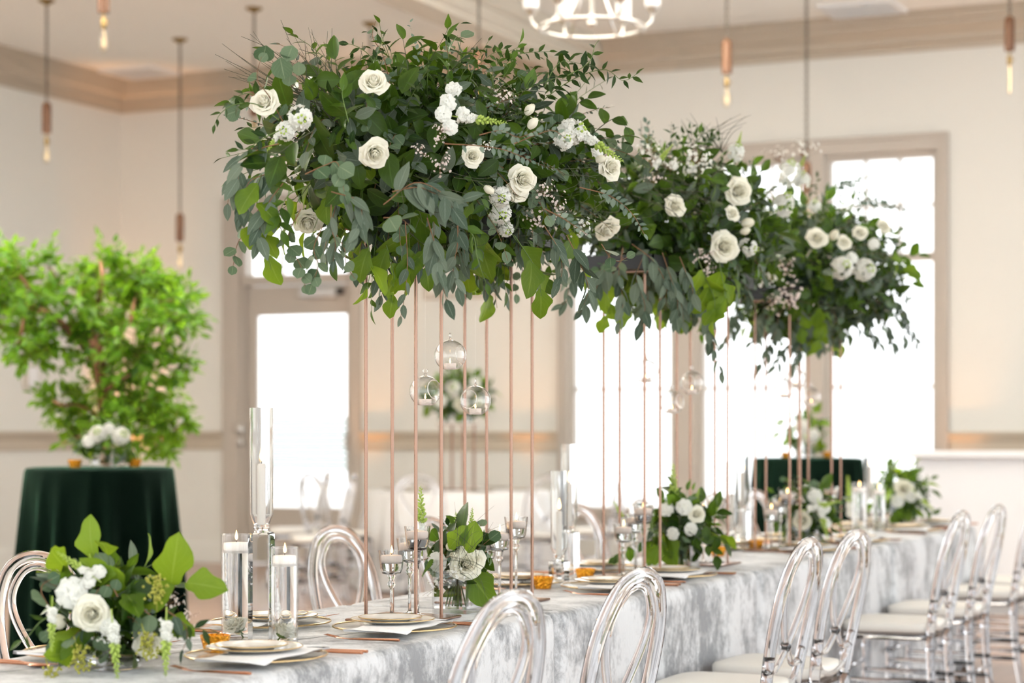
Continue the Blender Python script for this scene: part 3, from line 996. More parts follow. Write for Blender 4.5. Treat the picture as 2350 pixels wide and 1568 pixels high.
for k, u in enumerate([3.88, 4.66, 6.24, 6.98, 8.5, 9.25, 10.35, 11.0]):
    setting(-2.845, u, -1, 'door', 100+k)

# ------------------------------------------------------------------ rose gold stands
TOW = [(-2.62, 5.00), (-2.62, 5.625), (-2.62, 6.751), (-2.62, 7.51), (-2.62, 8.50), (-2.62, 9.16)]
TOP_Z = 1.845
def make_stand():
    t = empty('flower_stand')
    m1 = MB(); m1.box2((-.12, -.12, 0), (.12, .12, .007), bev=.002); m1.build('base_plate', M['rose_gold'], t)
    m1 = MB(); m1.box2((-.12, -.12, TOP_Z-ZT-.008), (.12, .12, TOP_Z-ZT), bev=.002); m1.build('top_plate', M['rose_gold'], t)
    for sx in (-1, 1):
        for sy in (-1, 1):
            m1 = MB(); m1.tube([(sx*.0775, sy*.0775, .006), (sx*.0775, sy*.0775, TOP_Z-ZT-.006)], .0050, 12); m1.build('rod', M['rose_gold'], t)
    return t
STAND = make_stand()
sl = ['under the twig-topped flowers', 'under the middle flowers', 'under the flowers before the triple window']
for k, (v, u) in enumerate(TOW):
    o = STAND if k == 0 else copy_tree(STAND)
    o.location = (v, u, ZT+.001)
    tag(o, 'slim four-rod rose gold stand '+sl[k//2]+(', nearer the bar' if k % 2 else ', farther from the bar'), 'stand', 'rose gold stands')

# ------------------------------------------------------------------ candles
def flame(parent, c, s=1.0):
    m1 = MB(); m1.lathe([(0, 0), (.0035*s, .004*s), (.0045*s, .009*s), (.003*s, .017*s), (.0012*s, .024*s), (0, .029*s)], 8, c)
    m1.build('flame', M['flame'], parent)
def mk_goblet(h):
    def f():
        t = empty('candle_goblet')
        m1 = MB(); m1.lathe([(0, .0), (.034, 0), (.036, .002), (.03, .004), (.010, .008), (.0048, .014), (.0042, h*.35), (.005, h-.105), (.0105, h-.098), (.0115, h-.090),
                             (.007, h-.083), (.0105, h-.077), (.011, h-.072), (.012, h-.068), (0, h-.066)], 20)
        m1.build('stem', M['glass'], t, angle=None)
        m1 = MB(); m1.lathe([(.012, h-.068), (.026, h-.064), (.031, h-.052), (.0365, h), (.0345, h), (.0292, h-.051), (.025, h-.060), (0, h-.062)], 24)
        b = m1.build('bowl', M['glass'], t, angle=50)
        m1 = MB(); m1.lathe([(0, h-.058), (.0235, h-.057), (.0275, h-.049), (.0302, h-.034), (0, h-.034)], 22); m1.build('water', M['water'], b)
        m1 = MB(); m1.lathe([(0, h-.036), (.024, h-.036), (.0295, h-.030), (.0305, h-.018), (.0285, h-.014), (.02, h-.013), (0, h-.013)], 22)
        c = m1.build('floating_candle', M['wax_pink'], t)
        m1 = MB(); m1.tube([(0, 0, h-.014), (.001, 0, h-.006)], .0008, 5); m1.build('wick', M['wick'], c)
        flame(c, (.001, 0, h-.009), .8)
        return t
    return f
gob = [copies(mk_goblet(h)) for h in (.186, .216, .252)]
gname = ['short', 'middle-height', 'tall']
for k, (v, u) in enumerate(TOW):
    offs = [(-.015, -.045), (.0, .035), (.045, -.005)]
    if k % 2: offs = [(-.05, .01), (.005, -.005), (.045, .03)]
    for g in range(3):
        gob[g](v+offs[g][0], u+offs[g][1], ZT+.009, 0, gname[g]+' stemmed candle goblet inside the %s rose gold stand from the big-leaved bouquet' % ORD[k], 'candle holder', gname[g]+' candle goblets in the stands')
def mk_vase(h, r):
    def f():
        t = empty('cylinder_vase')
        m1 = MB(); m1.lathe([(0, .001), (r, 0), (r, h), (r-.002, h)], 32); m1.tube([((r-.0008)*math.cos(6.2832*k_/36), (r-.0008)*math.sin(6.2832*k_/36), h) for k_ in range(36)], .0016, 6, closed=True); g = m1.build('glass_wall', M['thin'], t, angle=50)
        m1 = MB(); m1.lathe([(0, .0105), (r-.0034, .0125), (r-.0034, h-.04), (0, h-.04)], 32); m1.build('water', M['water'], t, angle=50)
        m1 = MB(); m1.lathe([(0, h-.046), (r*.72, h-.046), (r*.86, h-.038), (r*.87, h-.024), (r*.83, h-.02), (0, h-.019)], 26); c = m1.build('floating_candle', M['wax'], t)
        m1 = MB(); m1.tube([(0, 0, h-.02), (.001, 0, h-.011)], .0009, 5); m1.build('wick', M['wick'], c)
        flame(c, (.001, 0, h-.014), .9)
        ro = bpy.data.objects.new('sunken_rose', rose_mesh()); link(ro, t); ro.location = (0, 0, .03); ro.scale = (.062,)*3; ro.rotation_euler = (.5, .3, .4)
        return t
    return f
def mk_hurricane(hb_):
    def f():
        t = empty('taper_hurricane')
        m1 = MB(); m1.box2((-.026, -.026, 0), (.026, .026, hb_), bev=.004)
        m1.build('crystal_block', M['glass'], t, angle=30)
        m1 = MB(); m1.lathe([(0, hb_), (.018, hb_), (.02, hb_+.012), (.013, hb_+.02), (0, hb_+.018)], 18); m1.build('candle_cup', M['glass'], t)
        m1 = MB(); m1.lathe([(.017, hb_+.006), (.0195, hb_+.02), (.029, hb_+.045), (.030, hb_+.31), (.0285, hb_+.31), (.0275, hb_+.046), (.018, hb_+.021)], 28); m1.build('chimney', M['glass'], t, angle=50)
        m1 = MB(); m1.lathe([(0, hb_+.019), (.0105, hb_+.019), (.0105, hb_+.166), (.008, hb_+.171), (0, hb_+.169)], 16); c = m1.build('taper_candle', M['wax'], t)
        m1 = MB(); m1.tube([(0, 0, hb_+.169), (.001, 0, hb_+.18)], .0009, 5); m1.build('wick', M['wick'], c)
        flame(c, (.001, 0, hb_+.177), 1.35)
        return t
    return f
hur = [copies(mk_hurricane(h)) for h in (.272, .075, .165)]
cyl = [copies(mk_vase(.262, .038)), copies(mk_vase(.238, .033))]
def at_table(px, py): return Wz(px, py, ZT)
def hur_at(k, px, py, label):
    p = at_table(px, py); hur[k](p.x, p.y, ZT+.001, rng.uniform(-.3, .3), label, 'candle holder', None)
hur_at(0, 600, 1474, 'tallest crystal-block hurricane with a lit taper beside the big-leaved low bouquet')
hur_at(1, 1283, 1338, 'low crystal-block taper hurricane between two gold votives')
hur_at(2, 1306, 1328, 'raised crystal-block taper hurricane behind the low one by the gold votives')
hur_at(1, 1680, 1262, 'low crystal-block taper hurricane by the two votives before the middle green cocktail table')
hur_at(2, 1704, 1257, 'raised crystal-block taper hurricane before the edge of the middle green cocktail table')
def on_line(px, v): return Wv(px, HOR, v)
p = on_line(1996, -2.68); hur[2](p.x, p.y, ZT+.001, .1, 'crystal-block taper hurricane beside the cylinder vases at the table end', 'candle holder', None)
def cyl_at(k, px, py, label):
    p = at_table(px, py); cyl[k](p.x, p.y, ZT+.001, rng.uniform(0, 6), label, 'vase', None)
cyl_at(0, 543, 1466, 'wider glass cylinder of water with a lit floating candle and sunken rose')
cyl_at(1, 653, 1480, 'narrower water cylinder with floating candle in front of the tall crystal hurricane')
p = on_line(1972, -2.60); cyl[0](p.x, p.y, ZT+.001, 0, 'water cylinder with floating candle near the bar end of the table', 'vase', None)
p = on_line(2017, -2.62); cyl[1](p.x, p.y, ZT+.001, 0, 'slim water cylinder beside the end bouquet with the ivory rose', 'vase', None)
def mk_votive(r, h):
    def f():
        t = empty('votive_holder')
        m1 = MB()
        pr = [(0, 0), (r*.70, 0), (r*.74, h*.06), (r*.97, h*.85), (r, h), (r-.0025, h), (r*.93, h*.84), (r*.7, h*.1), (0, h*.1)]
        m1.lathe(pr, 22); m1.build('cup', M['amber'], t, angle=25)
        m1 = MB(); m1.lathe([(0, h*.11), (.017, h*.11), (.0175, h*.5), (0, h*.5)], 14); c = m1.build('tealight', M['wax'], t)
        flame(c, (0, 0, h*.5), .55)
        return t
    return f
vot = copies(mk_votive(.0365, .040))
for px, py, l in ((494, 1497, 'gold mercury-glass votive beside the charger at the water cylinders'), (1246, 1352, 'gold mercury votive nearer the second rose gold stand'),
                  (1343, 1332, 'gold mercury votive nearer the paired taper hurricanes'), (1648, 1277, 'gold votive under the trailing leaves of the second low bouquet'),
                  (1734, 1262, 'gold votive in front of the goblets near the green cocktail table'), (1966, 1215, 'gold votive between the far plates and water cylinders')):
    p = at_table(px, py); vot(p.x, p.y, ZT+.001, rng.uniform(0, 6), l, 'votive', None)

# hanging glass globes
def make_globe():
    t = empty('hanging_globe')
    r = .0455
    m1 = MB(); vs, fs, idx = [], [], {}
    n_, m_ = 40, 26
    hd = Vector((.75, -.62, .12)).normalized()
    for i in range(m_+1):
        ph_ = math.pi*i/m_
        for k in range(n_):
            a = 2*math.pi*k/n_
            z_ = max(-r*math.cos(ph_), -r*.9)
            vs.append((r*math.sin(ph_)*math.cos(a), r*math.sin(ph_)*math.sin(a), z_))
    for i in range(m_):
        for k in range(n_):
            q = (i*n_+k, i*n_+(k+1) % n_, (i+1)*n_+(k+1) % n_, (i+1)*n_+k)
            c = sum((Vector(vs[j]) for j in q), Vector())/4
            if c.normalized().dot(hd) > .80: continue
            fs.append(q)
    m1.add(vs, fs); g = m1.build('glass_shell', M['globe'], t, angle=None)
    a = hd.orthogonal().normalized(); b = hd.cross(a)
    rr_ = r*math.sqrt(1-.80**2)
    m1 = MB(); m1.tube([hd*(r*.80)+(a*math.cos(x_)+b*math.sin(x_))*rr_ for x_ in [2*math.pi*k/30 for k in range(30)]], .0013, 6, closed=True)
    m1.build('rim', M['glass'], g, angle=None)
    m1 = MB(); m1.lathe([(.010, r-.004), (.004, r+.003), (.003, r+.007), (0, r+.007)], 12)
    m1.tube([(.006*math.cos(x_), 0, r+.0125+.006*math.sin(x_)) for x_ in [2*math.pi*k/14 for k in range(14)]], .0018, 6, closed=True)
    m1.build('loop', M['glass'], t, angle=None)
    m1 = MB(); m1.lathe([(0, -r*.88), (.0175, -r*.88), (.018, -r*.5), (.0165, -r*.5), (0, -r*.52)], 18); c = m1.build('tealight', M['wax_pink'], t)
    flame(c, (0, 0, -r*.5), .55)
    m1 = MB(); m1.tube([(0, 0, r+.018), (0, 0, .5)], .00035, 4); m1.build('thread', M['thin'], t)
    return t
GLB = make_globe(); gused = [False]
for px, py, u, ro, l in ((1033, 816, 5.25, 1.7, 'highest clear globe of the tall arrangement, tealight inside'), (976, 898, 5.2, .4, 'lower clear globe whose opening faces out, hung below the tall arrangement'),
                     (1091, 920, 5.4, -1.0, 'clear globe hung lowest near the second rose gold stand'), (1483, 853, 7.05, 2, 'clear globe hung above the second low bouquet between slim rods'),
                     (1542, 924, 7.1, .5, 'lowest globe over the second low bouquet'), (1588, 880, 7.15, 3, 'clear globe against the grey window mullion below the middle flowers'),
                     (1800, 893, 8.75, 1, 'clear globe hung low over the third bouquet by the rods'), (1826, 868, 8.85, 2.4, 'highest globe below the flowers at the triple window'), (1862, 912, 8.95, 4, 'clear globe in front of the second window mullion')):
    p = Wu(px, py, u)
    o = GLB if not gused[0] else copy_tree(GLB); gused[0] = True
    o.location = p; o.rotation_euler = (0, 0, ro)
    tag(o, l, 'candle holder', 'hanging tealight globes')

# ------------------------------------------------------------------ green cocktail tables, bar, round table
def velvet_table(c, seed, label):
    rg = random.Random(seed)
    t = empty('cocktail_table', (c.x, c.y, 0)); tag(t, label, 'table')
    m1 = MB(); m1.lathe([(0, 1.06), (.365, 1.06), (.365, 1.085), (0, 1.085)], 40); m1.lathe([(.03, .02), (.03, 1.06)], 14); m1.lathe([(0, 0), (.24, 0), (.24, .02), (0, .02)], 28)
    m1.build('pedestal', M['grey'], t)
    n_ = 260
    folds = [2*math.pi*(k_+rg.uniform(-.25, .25))/17 for k_ in range(17)]
    def fold(a):
        s = 0
        for f_ in folds:
            d = (a-f_+math.pi) % (2*math.pi)-math.pi
            s += math.exp(-(d/.082)**2)
        return s
    lev = [(.0, 1.094, 0), (.34, 1.094, 0), (.367, 1.091, 0), (.374, 1.084, 0), (.378, 1.07, .03)]
    z_ = 1.02
    while z_ > .05:
        lev.append((.378+.045*(1.09-z_), z_, min(1, (1.09-z_)/.6))); z_ -= .07
    lev.append((.378+.045*1.07, .012, 1))
    vs, fs = [], []
    for (r, z, tt) in lev[1:]:
        for k in range(n_):
            a = 2*math.pi*k/n_
            q = r+tt*(.07*min(1.15, fold(a))-.03)
            vs.append((q*math.cos(a), q*math.sin(a), z))
    for l in range(len(lev)-2):
        for k in range(n_):
            fs.append((l*n_+(k+1) % n_, l*n_+k, (l+1)*n_+k, (l+1)*n_+(k+1) % n_))
    fs.append(tuple(range(n_)))
    m1 = MB(); m1.add(vs, fs); m1.build('velvet_cloth', M['velvet'], t, angle=60)
    return t
GT1 = W(229, 1072, 10.4); GT2 = W(1853, 1050, 13.9)
velvet_table(GT1, 3, 'round cocktail table in floor-length dark green velvet beside the leafy tree')
velvet_table(GT2, 4, 'round cocktail table in dark green velvet in front of the triple window')
for c, lab in ((W(172, 1078, 10.25), 'amber votive on the corner green velvet table, left alone at its rim'), (W(309, 1068, 10.45), 'amber votive near the bouquet vase on the corner green velvet table'),
               (W(1803, 1048, 13.8), 'amber votive at one rim of the green velvet table by the windows'), (W(1899, 1048, 13.8), 'amber votive at the bar-side rim of the green velvet table by the windows')):
    vot(c.x, c.y, 1.095, 0, lab, 'votive', None)

# bar
bp0 = W(2086, 1040, 14.2)
br = empty('bar_counter', (bp0.x, bp0.y, 0)); br.rotation_euler = (0, 0, TH*.35)
tag(br, 'long white bar counter with overhanging top against the far right wall', 'bar')
part('counter_top', (0, -.06, 1.09), (3.2, .62, 1.135), M['bar_white'], br, .006)
part('front_panel', (.04, 0, .08), (3.16, .03, 1.09), M['bar_white'], br)
for k in range(5):
    xx = .04+k*.78
    part('panel_batten', (xx, -.012, .08), (xx+.05, 0, 1.09), M['bar_white'], br)
part('end_panel', (.04, .03, .08), (.07, .58, 1.09), M['bar_white'], br)
part('plinth', (.07, .04, 0), (3.1, .5, .08), M['grey'], br)

# round banquet table in the back with acrylic chairs
RC = W(1050, HOR, 16.6)
t = empty('round_table', (RC.x, RC.y, 0)); tag(t, 'round dining table in a white floor-length cloth by the cream wall', 'table')
m1 = MB(); vs, fs = [], []
n_ = 160
lev = [(.72, .79), (.745, .787), (.755, .775), (.765, .72), (.79, .5), (.82, .25), (.84, .015)]
for (r, z) in lev:
    for k in range(n_):
        a = 2*math.pi*k/n_
        q = r+(.79-z)*.05*math.sin(13*a)+(.79-z)*.03*math.sin(29*a+1)
        vs.append((q*math.cos(a), q*math.sin(a), z))
for l in range(len(lev)-1):
    for k in range(n_):
        fs.append((l*n_+(k+1) % n_, l*n_+k, (l+1)*n_+k, (l+1)*n_+(k+1) % n_))
fs.append(tuple(range(n_)))
m1.add(vs, fs); m1.build('white_cloth', M['white_cloth'], t, angle=60)
m1 = MB(); m1.lathe([(0, .76), (.7, .76), (.7, .785), (0, .785)], 40); m1.build('tabletop', M['beige'], t)
for k, a in enumerate((4.2, 4.95, 5.7, .15)):
    v_, u_ = RC.x+1.12*math.cos(a), RC.y+1.12*math.sin(a)
    if u_ > U_BACK-.5: continue
    chair(v_, u_, a+math.pi/2, 'clear acrylic loop-back chair around the round white table', 'acrylic chairs around the round table')
for px, zd in ((725, 15.2), (672, 16.4)):
    p = W(px, HOR, zd)
    chair(p.x, p.y, 2.2, 'clear acrylic loop-back chair standing before the glazed door', 'acrylic chairs before the glazed door')
for k in range(6):
    a = .3+k*math.pi/3
    put_plate(RC.x+.52*math.cos(a), RC.y+.52*math.sin(a), .792, 0, 'cream dinner plate on the round white table by the wall', 'plate', 'plates on the round table')
st = empty('tall_stand', (RC.x, RC.y, .791)); tag(st, 'pale rose gold two-post flower stand on the round white table', 'stand')
m1 = MB(); m1.box2((-.13, -.13, 0), (.13, .13, .008)); m1.build('base_plate', M['rose_gold'], st)
m1 = MB(); m1.box2((-.13, -.13, .53), (.13, .13, .538)); m1.build('top_plate', M['rose_gold'], st)
for sx in (-1, 1):
    for sy in (-1, 1):
        m1 = MB(); m1.tube([(sx*.1, sy*.1, .006), (sx*.1, sy*.1, .532)], .011, 8); m1.build('rod', M['rose_gold'], st)
# ------------------------------------------------------------------ leaves
def leaf_template(ratio, shape, nL=5, cup=.12, curl=.18, wavy=0.0):
    """leaf of length 1 along +y, blade normal +z"""
    vs, uvs, fs = [], [], []
    for j in range(nL+1):
        t = j/nL
        if shape == 'round': w = math.sqrt(max(0, 1-(2*t-1)**2))*(.97+.1*math.sin(3*t))
        elif shape == 'oval': w = math.sin(math.pi*min(1, t**.85))**.8
        elif shape == 'egg': w = math.sin(math.pi*t**.9)**.72
        elif shape == 'broad': w = math.sin(math.pi*t**1.08)**.60*(1+.06*math.sin(t*17))
        else: w = math.sin(math.pi*t**.8)**1.15
        if j in (0, nL): w = max(w, .03)
        w *= ratio/2
        zc_ = -curl*t*t
        for k, sx in enumerate((-1, 0, 1)):
            wob = wavy*math.sin(t*9+sx*2)*abs(sx)
            vs.append((sx*w*(1+wob*.5), t, zc_+cup*abs(sx)*w*1.3+wob*.06))
            uvs.append((.5+.5*sx, t))
    for j in range(nL):
        for k in range(2):
            q = j*3+k
            fs.append((q, q+1, q+4, q+3))
    return np.array(vs), np.array(uvs), np.array(fs)
SP = {   # template, leaf length, spacing, hang, spread, stem material
    'silver': (leaf_template(.95, 'round', 5, .10, .06), .046, .030, .25, .9, 'twig'),
    'seeded': (leaf_template(.47, 'oval', 5, .12, .12), .073, .028, .65, .6, 'twig'),
    'salal': (leaf_template(.60, 'egg', 8, .22, .22, .12), .084, .042, .15, .8, 'darktwig'),
    'ruscus': (leaf_template(.44, 'lance', 5, .22, .2), .058, .026, .05, .75, 'stem'),
    'smilax': (leaf_template(.40, 'lance', 4, .2, .15), .040, .020, .1, .85, 'stem'),
    'tiny': (leaf_template(.62, 'oval', 3, .1, .05), .020, .0095, .05, .9, 'twig'),
    'limeleaf': (leaf_template(.64, 'broad', 12, .2, .30, .4), .115, .06, .45, .7, 'stem'),
    'ficus': (leaf_template(.5, 'lance', 4, .2, .2), .058, .022, .2, .8, 'twig'),
}
LNAME = {'silver': 'eucalyptus_leaf', 'seeded': 'eucalyptus_leaf', 'salal': 'salal_leaf', 'ruscus': 'ruscus_leaf', 'smilax': 'smilax_leaf', 'tiny': 'small_leaf', 'limeleaf': 'broad_leaf', 'ficus': 'leaf'}
LMESH = {}
def leaf_mesh(sp, var):
    key = (sp, var)
    if key not in LMESH:
        v, uv, f = SP[sp][0]
        me = bpy.data.meshes.new(sp+'_leaf')
        me.from_pydata(v.tolist(), [], f.tolist())
        me.materials.append(L_[sp])
        me.polygons.foreach_set('use_smooth', [True]*len(f))
        ul_ = me.uv_layers.new(name='UVMap')
        ul_.data.foreach_set('uv', uv[f.reshape(-1)].reshape(-1))
        at = me.attributes.new('var', 'FLOAT', 'FACE')
        at.data.foreach_set('value', [var]*len(f))
        LMESH[key] = me
    return LMESH[key]
UP = Vector((0, 0, 1))
def rv(r): return Vector((r.gauss(0, 1), r.gauss(0, 1), r.gauss(0, 1)))
class Foliage:
    def __init__(s, seed):
        s.leaves, s.stems, s.r, s.keep = [], [], random.Random(seed), []
    def leaf(s, sp, p, d, nrm, size=None, var=None):
        r = s.r
        y = Vector(d).normalized()
        n_ = Vector(nrm)
        z = n_-y*n_.dot(y)
        if z.length < 1e-4: z = y.orthogonal()
        z.normalize()
        s.leaves.append((sp, Vector(p), y, z, size if size else SP[sp][1]*r.uniform(.72, 1.18), r.random() if var is None else var))
    def along(s, pts, sp, start=.2, outward=None, size=1.0, spacing=1.0, hang=None, rad=.0016):
        """leaves along a polyline of points"""
        r = s.r
        _, LL, spc, hg, spread, stm = SP[sp]
        if hang is not None: hg = hang
        s.stems.append((pts, rad, stm))
        seg = [(pts[i+1]-pts[i]).length for i in range(len(pts)-1)]
        tot = sum(seg)
        dpos = tot*start
        side = r.choice((-1, 1)); k = 0
        while dpos <= tot+1e-6:
            a, i = dpos, 0
            while i < len(seg)-1 and a > seg[i]: a -= seg[i]; i += 1
            t = min(1, a/max(seg[i], 1e-6))
            p = pts[i].lerp(pts[i+1], t)
            d = (pts[i+1]-pts[i]).normalized()
            out = outward if outward is not None else UP
            sd = d.cross(out)
            if sd.length < .1: sd = d.orthogonal()
            sd.normalize()
            q = Matrix.Rotation(r.uniform(-.9, .9), 3, d) @ (sd*side)
            fr = dpos/tot
            ld = d*(1-spread*.55)+q*spread+Vector((0, 0, -hg))+rv(r)*.12
            if dpos+spc*spacing > tot: ld = d+rv(r)*.1
            nn = out*.8+UP*.35+rv(r)*.38
            s.leaf(sp, p, ld, nn, LL*size*r.uniform(.75, 1.2)*(1.05-.35*fr))
            side = -side; k += 1
            dpos += spc*spacing*r.uniform(.75, 1.25)
    def branch(s, p0, d0, L, sp, droop=.6, outward=None, **kw):
        r = s.r
        n_ = 7
        d = Vector(d0).normalized(); p = Vector(p0); pts = [p.copy()]
        for i in range(n_):
            d = (d+Vector((0, 0, -1))*droop*L/n_*2.2+rv(r)*.07).normalized()
            p = p+d*(L/n_); pts.append(p.copy())
        s.along(pts, sp, outward=outward, **kw)
        return pts
    def emit(s, parent, n_parts, score=None, fname='foliage', stemname='stems', cap=None):
        """the most visible leaves become objects of their own, the rest one mesh"""
        ref = Vector(parent.location)
        if cap:              # trimmed to an even crown
            s.leaves = [l for l in s.leaves if l[1].z+l[2].z*l[4] < cap]
            s.stems = [q for q in s.stems if q[0][-1].z < cap]
        if s.keep:           # no leaf grows across the face of a blossom
            def clear(l):
                mid = l[1]+l[2]*(l[4]*.5)
                for (p, rad) in s.keep:
                    d = toCam(p); w_ = mid-p; al = w_.dot(d)
                    if -.01 < al < .5 and (w_-d*al).length < rad+l[4]*.12: return False
                return True
            s.leaves = [l for l in s.leaves if clear(l)]
        lv = s.leaves
        if score is None:
            def score(l): return (CAMP-l[1]).normalized().dot(l[1]-ref)*1.6+l[4]*2.5
        order = sorted(range(len(lv)), key=lambda i: -score(lv[i]))
        big = set(order[:n_parts])
        for i in order[:n_parts]:
            sp, p, y, z, sz, var = lv[i]
            o = bpy.data.objects.new(LNAME[sp], leaf_mesh(sp, round(var*3)/3))
            x_ = y.cross(z)
            m_ = Matrix((x_, y, z)).transposed().to_4x4()
            link(o, parent)
            o.matrix_local = Matrix.Translation(p-ref) @ m_ @ Matrix.Scale(sz, 4)
        V, F, UV, VA, MI = [], [], [], [], []
        mats, off = [], 0
        for i, (sp, p, y, z, sz, var) in enumerate(lv):
            if i in big: continue
            if sp not in mats: mats.append(sp)
            v, uv, f = SP[sp][0]
            x_ = y.cross(z)
            R_m = np.array([[x_.x, y.x, z.x], [x_.y, y.y, z.y], [x_.z, y.z, z.z]])*sz
            V.append(v @ R_m.T+np.array(p-ref)); F.append(f+off); UV.append(uv[f.reshape(-1)])
            VA.append(np.full(len(f), var)); MI.append(np.full(len(f), mats.index(sp))); off += len(v)
        if V:
            V = np.concatenate(V); F = np.concatenate(F)
            me = bpy.data.meshes.new(fname)
            me.from_pydata(V.tolist(), [], F.tolist())
            for k in mats: me.materials.append(L_[k])
            me.polygons.foreach_set('material_index', np.concatenate(MI).astype(np.int32))
            me.polygons.foreach_set('use_smooth', np.ones(len(F), dtype=bool))
            me.uv_layers.new(name='UVMap').data.foreach_set('uv', np.concatenate(UV).reshape(-1))
            me.attributes.new('var', 'FLOAT', 'FACE').data.foreach_set('value', np.concatenate(VA))
            me.update()
            o = bpy.data.objects.new(fname, me); link(o, parent); o['kind'] = 'stuff'
        if s.stems:
            m1 = MB(); keys = []
            for pts, rad, stm in s.stems:
                if stm not in keys: keys.append(stm)
                k_ = len(pts)
                m1.tube([p-ref for p in pts], [rad*(1-.6*i/max(1, k_-1)) for i in range(k_)], 4, mi=keys.index(stm), cap=False)
            o = m1.build(stemname, [M[k] for k in keys], parent, angle=None); o['kind'] = 'stuff'

# ------------------------------------------------------------------ blossoms
def place_obj(name, me, parent, p, axis, size, spin=0.0):
    o = bpy.data.objects.new(name, me); link(o, parent)
    q = Vector((0, 0, 1)).rotation_difference(Vector(axis).normalized()).to_matrix().to_4x4()
    o.matrix_local = Matrix.Translation(Vector(p)-Vector(parent.location)) @ q @ Matrix.Rotation(spin, 4, 'Z') @ Matrix.Scale(size, 4)
    return o
def floret(mb, c, axis, r, mi, n=5, seed=0, ruffle=.25):
    rg = random.Random(seed)
    q = Vector((0, 0, 1)).rotation_difference(Vector(axis).normalized()).to_matrix()
    for k in range(n):
        a0 = 2*math.pi*k/n+rg.uniform(-.2, .2)
        vs = []
        for j in range(4):
            t = j/3
            for i in range(4):
                a = a0+(i/3-.5)*(.30+.80*math.sin(math.pi*(.1+.60*t)))*6.28/n*1.05
                rr = r*(.12+.88*t)
                z = r*(.55*t-.45*t*t)+ruffle*r*t*math.sin(i*2.3+k*1.7+rg.uniform(-1, 1))*.6
                p = q @ Vector((rr*math.cos(a), rr*math.sin(a), z))
                vs.append((c[0]+p.x, c[1]+p.y, c[2]+p.z))
        mb.add(vs, [(j*4+i, j*4+i+1, j*4+i+5, j*4+i+4) for j in range(3) for i in range(3)], mi)
BL = {}
def ruffle_mesh():
    if 'ruf' not in BL:
        m1 = MB()
        for k, (n, r, z, ax) in enumerate(((6, .5, 0, .0), (6, .46, .06, .1), (5, .38, .13, .15), (5, .3, .19, .2), (4, .2, .24, .2))):
            floret(m1, (0, 0, z), (ax, .05, 1), r, 0, n, k+5, .42)
        m1.tube([(0, 0, .02), (0, 0, -.5)], .03, 5, mi=1)
        BL['ruf'] = m1.mesh('lisianthus', [M['bloom'], M['stem']], angle=None)
    return BL['ruf']
def cluster_mesh(k):
    key = 'clu%d' % k
    if key not in BL:
        rg = random.Random(60+k); m1 = MB()
        for i in range(17):
            ph, a = math.acos(1-rg.random()*1.15), i*2.4
            d = Vector((math.sin(ph)*math.cos(a), math.sin(ph)*math.sin(a), math.cos(ph)))
            c = Vector((d.x*.36, d.y*.36, d.z*.52))
            floret(m1, c, d, rg.uniform(.15, .21), 0, 5, i, .5)
            floret(m1, c+d*.03, d, rg.uniform(.09, .12), 0, 4, i+50, .5)
        for i in range(6):
            a = i*1.1
            m1.blob((.13*math.cos(a), .13*math.sin(a), .60+.04*(i % 3)), .05, 6, 4, 1)
        m1.tube([(0, 0, .5), (0, 0, -.6)], .03, 5, mi=1)
        BL[key] = m1.mesh('stock_bloom', [M['bloom'], M['lime']], angle=None)
    return BL[key]
def spike_mesh(k):
    """snapdragon spike of length 1 along +z: white florets below, lime buds to the tip"""
    key = 'spk%d' % k
    if key not in BL:
        rg = random.Random(80+k); m1 = MB()
        m1.tube([(0, 0, -.2), (.01, 0, .4), (0, .01, 1)], [.014, .011, .005], 5, mi=1)
        nb = 44
        for i in range(nb):
            t = .08+.9*i/nb
            a = i*2.4
            if t < .40:
                d = Vector((math.cos(a), math.sin(a), .35))
                if i % 2 == 0:
                    floret(m1, (math.cos(a)*.06, math.sin(a)*.06, t), d, .105*(1.1-t), 0, 5, i, .5)
                    m1.blob((math.cos(a)*.05, math.sin(a)*.05, t), (.03, .03, .05), 6, 4, 0, d)
            else:
                s_ = .062*(1.2-t)
                d = Vector((math.cos(a), math.sin(a), .8))
                m1.blob((math.cos(a)*.07*(1.25-t), math.sin(a)*.07*(1.25-t), t), (s_*.75, s_*.75, s_*1.25), 6, 4, 1, d)
        BL[key] = m1.mesh('snapdragon_spike', [M['bloom'], M['lime']], angle=None)
    return BL[key]
def wax_mesh(k):
    key = 'wax%d' % k
    if key not in BL:
        rg = random.Random(90+k); m1 = MB()
        for i in range(26):
            d = Vector((rg.gauss(0, .42), rg.gauss(0, .42), rg.uniform(.2, 1.05)))
            m1.tube([(d.x*.2, d.y*.2, d.z*.3-.2), d], .008, 3, mi=1, cap=False)
            floret(m1, d, (d.x, d.y, .5+rg.uniform(-.4, .4)), rg.uniform(.075, .11), 0, 5, i, .2)
        m1.tube([(0, 0, .3), (0, 0, -.8)], .014, 4, mi=1)
        BL[key] = m1.mesh('wax_flower', [M['blush'] if k < 2 else M['bloom'], M['twig']], angle=None)
    return BL[key]
def seed_mesh():
    if 'seed' not in BL:
        rg = random.Random(99); m1 = MB()
        for i in range(70):
            d = Vector((rg.gauss(0, .2), rg.gauss(0, .2), rg.uniform(0, 1)))
            m1.blob(d, .055, 5, 4, 0)
        m1.tube([(0, 0, 1), (0, 0, -.3)], .02, 4, mi=0)
        BL['seed'] = m1.mesh('seed_cluster', [M['olive']], angle=None)
    return BL['seed']
